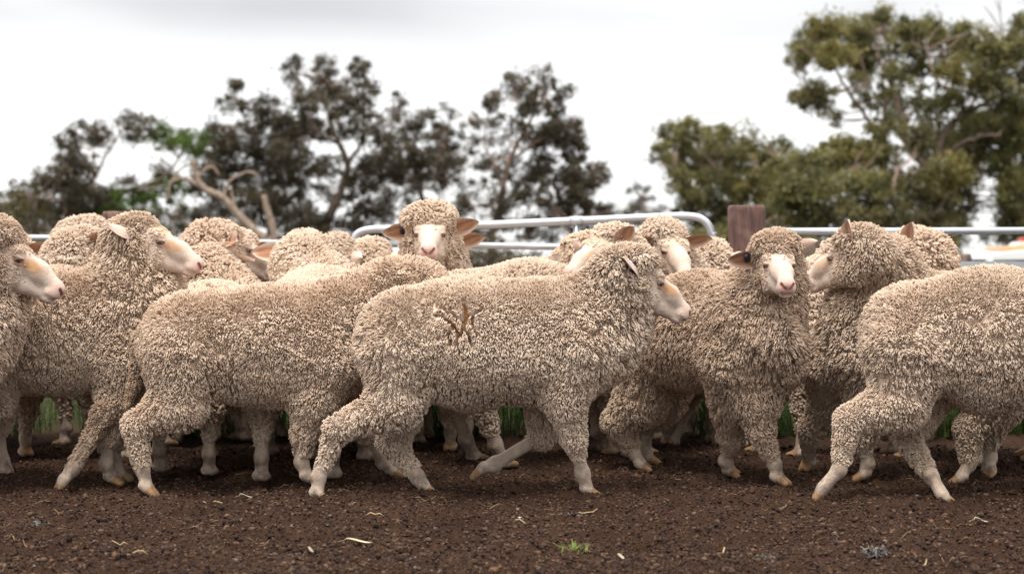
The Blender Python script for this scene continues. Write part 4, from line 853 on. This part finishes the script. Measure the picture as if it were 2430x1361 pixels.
# middle of the front rank, walking right past the camera
traced('sheep striding right at the centre front, brown crack in the fleece of its side', 1150, 6.62, 0,
  torso=chain([(965, 805, 128), (1110, 815, 150), (1300, 812, 146), (1400, 800, 128)], 6.62),
  neck=chain([(1395, 770, 118, 6.62), (1450, 720, 98, 6.62), (1482, 688, 74, 6.60)]),
  ruff=[(P(1462, 815, 6.60), (.075, .085, .10)), (P(1500, 770, 6.58), (.05, .065, .075))],
  poll=P(1515, 642, 6.56), fdir=(.70, .20, -.62), hs=.92, cap=1.05, ck=.022, el=.11, ears=(((-.8, -.6, -.05), (-.1, .3, -.9)), (.3, .1, 1)), tag=[-1], smudge=.85, lump=.1, hk=.0045, h=.0078,
  crack=[[(1100, 712, 4), (1106, 735, 7), (1104, 756, 7), (1098, 775, 6), (1092, 800, 4)], [(1030, 742, 4), (1055, 752, 5), (1075, 770, 5), (1085, 790, 4)],
         [(1104, 756, 6), (1080, 752, 4), (1066, 735, 3.5)], [(1106, 752, 5), (1130, 742, 4), (1145, 730, 3.5)], [(1075, 770, 4), (1060, 795, 4)], [(1098, 775, 4), (1112, 795, 4), (1118, 820, 3.5)],
         [(1120, 750, 4), (1122, 775, 4), (1132, 795, 3.5)], [(1085, 790, 4), (1082, 815, 4), (1090, 840, 3.5)], [(1045, 722, 3.5), (1058, 738, 3.5), (1075, 742, 3.5)], [(1060, 795, 4), (1066, 820, 3.5)]],
  legs=[leg([(945, 850, 6.55), (940, 955, 6.53), (800, 1020, 6.51), (756, 1130, 6.5), (752, 1184, 6.49)], (105, 66, 36, 26), .78, toe=(.8, 0, -.5)),
        leg([(965, 870, 6.7), (945, 985, 6.72), (930, 1045, 6.7), (990, 1130, 6.64), (1016, 1164, 6.62)], (95, 55, 38, 27), .8, toe=(.8, 0, -.55)),
        leg([(1375, 850, 6.53), (1340, 945, 6.52), (1363, 1040, 6.53), (1382, 1122, 6.56), (1398, 1172, 6.58)], (95, 56, 33, 26), .5, toe=(.85, 0, -.45)),
        leg([(1330, 900, 6.72), (1300, 965, 6.74), (1283, 1035, 6.74), (1175, 1100, 6.74), (1130, 1116, 6.74)], (90, 52, 34, 26), .1, toe=(-.75, 0, -.65))])
# left of it, head hidden behind the centre sheep
traced('sheep walking right with a brown matted hind leg trailing, head hidden behind the centre sheep', 600, 6.87, 4,
  torso=chain([(452, 812, 128, 6.84), (640, 820, 142, 6.87), (800, 812, 134, 6.92)]),
  neck=chain([(840, 760, 112, 6.93), (930, 705, 84, 6.98), (985, 690, 70, 7.02)]),
  poll=P(1030, 690, 7.05), fdir=(.75, .5, -.5), cap=.85, ears=((.5, -.2, 1), (.3, .1, 1)), lump=.22, h=.0078,
  tail=[(P(330, 800, 6.84), P(318, 915, 6.84), R_(22, 6.84), R_(15, 6.84)), (P(318, 915, 6.84), P(300, 965, 6.84), R_(15, 6.84), R_(10, 6.84))],
  legs=[leg([(440, 850, 6.77), (425, 955, 6.75), (322, 1010, 6.74), (338, 1112, 6.73), (352, 1168, 6.72)], (105, 70, 38, 30), .85, toe=(.7, -.2, -.6)),
        leg([(420, 880, 6.95), (345, 925, 6.95), (245, 985, 6.93), (172, 1112, 6.88), (140, 1152, 6.84)], (85, 40, 32, 24), .9, toe=(-.45, -.2, -.8), stain=.55),
        leg([(770, 880, 6.82), (750, 950, 6.80), (722, 1030, 6.80), (715, 1095, 6.80), (735, 1142, 6.80)], (95, 56, 36, 30), .6, toe=(.8, 0, -.4)),
        leg([(830, 880, 7.02), (850, 960, 7.05), (880, 1030, 7.08), (908, 1095, 7.12), (940, 1122, 7.14)], (90, 50, 30, 24), .05, toe=(.85, 0, -.4))])
traced('sheep walking out of the frame at the right edge, curly rump towards us', 2360, 6.62, 0,
  torso=chain([(2172, 795, 134), (2340, 805, 166), (2560, 800, 160)], 6.62),
  neck=chain([(2580, 760, 130), (2680, 690, 95), (2740, 650, 80)], 6.62), poll=P(2770, 640, 6.62), fdir=(.85, 0, -.5), lump=.45, h=.0078,
  legs=[leg([(2150, 850, 6.54), (2135, 955, 6.52), (2012, 1000, 6.5), (1992, 1112, 6.48), (1940, 1172, 6.46)], (115, 74, 37, 27), .85, toe=(-.55, 0, -.8)),
        leg([(2200, 880, 6.72), (2165, 985, 6.70), (2150, 1035, 6.66), (2210, 1130, 6.54), (2246, 1188, 6.48)], (95, 58, 36, 30), .8, toe=(.8, 0, -.5), stain=.25),
        leg([(2600, 860, 6.54), (2580, 950, 6.52), (2590, 1040, 6.52), (2585, 1120, 6.52), (2600, 1180, 6.52)], (95, 56, 33, 25), .4, toe=(.8, 0, -.4)),
        leg([(2560, 880, 6.72), (2540, 970, 6.72), (2560, 1040, 6.72), (2550, 1110, 6.72), (2570, 1160, 6.72)], (95, 56, 33, 25), .4, toe=(.8, 0, -.4))])
traced('sheep cut off by the left edge, face in profile towards the right', -180, 6.72, 0,
  torso=chain([(-420, 800, 140), (-250, 805, 150), (-85, 790, 128)], 6.72),
  neck=chain([(-70, 760, 120, 6.72), (-40, 710, 104, 6.73), (-14, 655, 78, 6.72)]), ruff=[(P(-8, 770, 6.68), (.07, .10, .12))],
  poll=P(2, 584, 6.66), fdir=(.80, .02, -.62), cap=1.1, ck=.045, hs=1.04, el=.11, ears=(((-.8, -.6, -.1), (-.2, .3, -.9)), (.2, .05, 1)), smudge=.9, lump=.45, hk=.0045, h=.0078, tint=(.88, .86, .86),
  legs=[leg([(-70, 860, 6.65), (-85, 950, 6.63), (-70, 1040, 6.63), (-80, 1110, 6.63), (-60, 1160, 6.63)], (90, 56, 33, 25), .3, toe=(.8, 0, -.4)),
        leg([(-110, 880, 6.8), (-120, 960, 6.8), (-100, 1040, 6.8), (-110, 1100, 6.8), (-90, 1150, 6.8)], (90, 56, 33, 25), .3, toe=(.8, 0, -.4)),
        leg([(-430, 860, 6.65), (-420, 950, 6.63), (-500, 1020, 6.63), (-500, 1110, 6.63), (-480, 1160, 6.63)], (100, 60, 40, 30), .6, toe=(.8, 0, -.4)),
        leg([(-430, 880, 6.8), (-420, 960, 6.8), (-480, 1020, 6.8), (-480, 1100, 6.8), (-460, 1145, 6.8)], (100, 60, 40, 30), .6, toe=(.8, 0, -.4))])
traced('alert sheep in profile facing right, head raised above the others at the left', 130, 7.08, 0,
  torso=chain([(-50, 790, 138), (140, 785, 146), (310, 785, 134)], 7.08),
  neck=chain([(318, 730, 118, 7.08), (320, 660, 98, 7.09), (312, 608, 72, 7.08)]), ruff=[(P(400, 735, 7.05), (.06, .09, .12))],
  poll=P(345, 553, 7.03), fdir=(.85, -.12, -.50), cap=.74, hs=.95, el=.115, ears=(((-.75, -.6, -.05), (-.2, .35, -.9)), (.3, .1, 1)), smudge=.75, lump=.1, hk=.0045, h=.0078,
  legs=[leg([(300, 870, 7.0), (285, 950, 6.99), (258, 1035, 6.99), (252, 1100, 7.0), (268, 1143, 7.02)], (95, 56, 33, 22), .05, toe=(.8, 0, -.45)),
        leg([(310, 880, 7.14), (300, 960, 7.14), (275, 1040, 7.13), (272, 1095, 7.12), (292, 1134, 7.12)], (95, 56, 33, 22), .05, toe=(.8, 0, -.45)),
        leg([(-50, 860, 7.0), (-30, 950, 7.0), (-75, 1010, 7.0), (-60, 1090, 7.0), (-40, 1143, 7.0)], (100, 60, 36, 28), .5, toe=(.8, 0, -.4)),
        leg([(-50, 870, 7.16), (-20, 960, 7.16), (-5, 1010, 7.16), (5, 1090, 7.16), (25, 1130, 7.16)], (100, 60, 36, 24), .1, toe=(.8, 0, -.4))])
traced('sheep turned towards the camera in front of the post, white face and shaggy chest', 1700, 7.2, -48,
  torso=chain([(1560, 790, 122, 7.5), (1660, 785, 140, 7.25), (1775, 775, 132, 7.02)]),
  neck=chain([(1800, 745, 118, 6.97), (1822, 702, 88, 6.94), (1836, 655, 68, 6.93)]),
  ruff=[(P(1835, 810, 6.86), (.12, .09, .11)), (P(1850, 870, 6.88), (.09, .07, .07)), (P(1800, 740, 6.88), (.09, .07, .09))],
  poll=P(1840, 612, 6.80), fdir=(.06, -.90, -.42), cap=1.22, hs=.92, ears=((.1, .12, 1), (.1, -.6, -1)), el=.125, tag=[-1], smudge=.1, lump=.3, hk=.0045, h=.0078, tint=(.93, .91, .9),
  legs=[leg([(1745, 860, 6.98), (1738, 950, 7.05), (1735, 1035, 7.12), (1722, 1092, 7.18), (1738, 1126, 7.2)], (95, 60, 34, 26), .5, toe=(.75, -.5, -.4)),
        leg([(1820, 860, 6.98), (1795, 940, 6.96), (1805, 1020, 6.95), (1838, 1100, 6.96), (1850, 1144, 6.96)], (95, 60, 36, 30), .7, toe=(.7, -.5, -.45)),
        leg([(1550, 850, 7.45), (1520, 950, 7.45), (1470, 1000, 7.48), (1505, 1075, 7.48), (1530, 1112, 7.46)], (105, 66, 46, 34), .7, toe=(.8, -.4, -.4)),
        leg([(1590, 850, 7.65), (1570, 950, 7.65), (1540, 1000, 7.65), (1530, 1065, 7.65), (1545, 1096, 7.65)], (105, 60, 34, 26), .2, toe=(.8, -.4, -.4))])
traced('sheep facing left with orange lit ear, behind the one walking out at the right', 2230, 7.22, 180,  # orange is the inner ear's own colour
  torso=chain([(2080, 800, 134), (2240, 795, 142), (2400, 790, 128)], 7.22),
  neck=chain([(2075, 740, 120, 7.22), (2092, 680, 106, 7.20), (2088, 640, 82, 7.18)]), ruff=[(P(1992, 790, 7.2), (.06, .10, .14))],
  poll=P(2026, 592, 7.08), fdir=(-.62, .56, -.50), hs=.95, cap=1.12, ck=.02, el=.12, ears=((.2, .1, 1), ((-.45, .45, .75), (.45, .85, -.1))), smudge=.5, lump=.1, h=.0095,
  legs=[leg([(2060, 870, 7.14), (2060, 950, 7.14), (2050, 1040, 7.14), (2060, 1100, 7.14), (2045, 1135, 7.14)], (95, 58, 34, 26), .5, toe=(-.8, 0, -.4)),
        leg([(1985, 870, 7.3), (1975, 950, 7.35), (1925, 1020, 7.4), (1918, 1070, 7.45), (1918, 1108, 7.48)], (95, 52, 36, 30), .6, toe=(-.5, -.6, -.5)),
        leg([(2380, 860, 7.14), (2360, 950, 7.14), (2300, 1020, 7.12), (2300, 1100, 7.1), (2272, 1143, 7.08)], (105, 60, 38, 34), .8, toe=(-.8, 0, -.45)),
        leg([(2400, 860, 7.3), (2380, 950, 7.3), (2355, 1010, 7.3), (2350, 1085, 7.3), (2345, 1128, 7.26)], (105, 60, 38, 30), .6, toe=(-.3, -.8, -.45))])
# the crowd behind
back('sheep looking straight at the camera, head held highest of all in front of the gate', 1020, 8.3, 265, 1.02, 1, (1022, 545, 7.85), (0, -.93, -.34), cap=1.36, ears=((.02, .10, 1), (.02, -.22, 1)), tag=[-1], smudge=.1, hk=.005, h=.009)
back('sheep mostly hidden behind the high-headed one, only ear and shoulder showing', 1085, 8.85, 262, 1.0, 2, (1052, 572, 8.4), (.25, -.9, -.35), ears=((.1, .2, 1), (.05, -.10, 1)), cap=1.0)
back('sheep looking at the camera beside the gate end, ears stretched out sideways', 1650, 8.55, 262, 1.0, 3, (1590, 572, 7.98), (.22, -.78, -.62), cap=.85, ears=((.05, .22, 1), (.05, .0, 1)), tag=[-1], smudge=.3, hk=.005)
back('sheep with lowered face turned left and one round orange ear, under the gate', 1530, 8.15, 205, .98, 4, (1434, 578, 7.74), (-.60, -.62, -.50), cap=.85, ears=((.1, .1, 1), ((-.2, .75, .55), (.8, .35, -.3))), el=.105, smudge=.6, hk=.005)
back('sheep peeping over the backs, woolly crown and small ear, left of the lowered face', 1430, 8.7, 178, .98, 5, (1358, 600, 8.2), (-.75, .25, -.55), cap=.8, ears=((.6, .2, .9), (.7, .1, -.6)))
back('sheep seen from behind, both ears out, left of the high-headed one', 760, 7.45, 84, 1.10, 6, (728, 604, 8.0), (.12, .93, -.35), cap=.98, ears=(((-.1, -.85, -.45), (-.8, 0, -.3)), ((-.1, .95, .05), (-.9, 0, .2))), el=.15, h=.009)
back('sheep seen from behind in the middle, domed neck wool beside the gate corner', 890, 8.15, 78, 1.0, 7, (893, 610, 8.55), (.45, .8, -.35), cap=.95, ears=((.3, .1, 1), (-.2, .15, -1)))
back('sheep half hidden behind the two-eared one, only a smooth woolly dome showing', 760, 8.9, 10, 1.0, 8, (800, 606, 8.5), (.5, .75, -.35), cap=1.1)
back('sheep with a dark cheek and orange ear, woolly crown turned away to the right', 470, 8.55, 35, 1.0, 9, (540, 574, 8.1), (.70, .45, -.5), cap=.95, ears=((.2, .1, -.8), (.2, .1, 1)), tint=(.9, .88, .88))
back('sheep showing a small white face in the gap beside the turned-away crown', 620, 8.9, 215, .98, 10, (582, 588, 8.55), (.45, -.70, -.55), cap=.7, hs=.82, el=.09, ears=((.3, .1, 1), (.1, -.1, 1)))
back('sheep facing away just right of the alert one, low woolly hump and pale ear', 510, 7.6, 80, 1.02, 11, (512, 618, 8.05), (.25, .9, -.32), cap=.95, ears=(((-.2, -.9, .0), (.3, .0, .9)), ((-.4, .7, .4), (-.8, -.2, .3))), h=.009)
back('sheep with its neck hump and dark orange ear showing behind the alert one', 90, 7.75, 20, 1.04, 12, (205, 590, 7.75), (.55, .72, -.4), cap=1.0, ears=(((-.35, -.8, .3), (-.5, -.75, .1)), (.3, .1, 1)), h=.009)
back('sheep farthest back at the left, domed crown below the wooden post', 150, 8.55, 12, 1.04, 13, (222, 562, 8.45), (.75, .55, -.35), cap=1.0)
back('sheep behind the left edge one, only a sideways ear showing', -30, 8.0, 300, 1.0, 14, (24, 592, 7.75), (.1, -.93, -.3), cap=.8, ears=((.1, .1, 1), (.05, .0, 1)))
back('sheep with a long bare woolly back rising behind the centre sheep', 1270, 7.72, 35, 1.14, 15, (1480, 690, 8.2), (.8, .4, -.5), cap=.8, h=.009)
back('sheep hump and pale drooping ear in front of the brown post', 1640, 8.25, 40, 1.0, 16, (1700, 612, 8.35), (.55, .75, -.35), cap=.9, ears=((.3, .1, 1), (.2, .25, -.7)))
back('sheep nose and wool peeping out beside the white-faced one', 2030, 8.0, 190, 1.0, 17, (1975, 610, 7.95), (-.80, -.20, -.50), cap=.95, hs=.85, smudge=.9)
back('sheep with a dark orange ear behind the left-facing one, head turned away', 2260, 7.85, 172, 1.0, 18, (2158, 592, 7.75), (-.72, .6, -.35), cap=1.0, ears=((.2, .1, 1), ((-.5, .5, .6), (.1, .95, .1))), tint=(.95, .93, .92))
back('sheep back at the right edge below the rail', 2520, 7.6, 176, 1.06, 19, (2330, 700, 7.7), (-.8, .3, -.5), cap=.8, h=.009)
back('sheep at the very back left, only shadowed legs showing beneath the alert one', 190, 8.75, 8, 1.0, 21, (420, 655, 8.8), (.9, 0, -.5), h=.012)
back('sheep at the very back, only shadowed legs showing under the matted-leg one', 640, 8.55, 176, 1.0, 22, (420, 655, 8.6), (-.9, 0, -.5), h=.012)
back('sheep at the very back, only shadowed legs showing under the centre one', 1120, 8.95, 4, .98, 23, (1330, 655, 9.0), (.9, 0, -.5), h=.012)
back('sheep at the back, only shadowed legs showing below the farthest left heads', -20, 8.5, 170, 1.0, 24, (-230, 640, 8.5), (-.9, 0, -.5), h=.012)
def build_flock():
    for i, (lb, s) in enumerate(FLOCK):
        build_sheep(lb, s)
build_flock()
build_crumbs(); build_litter(); build_grass()
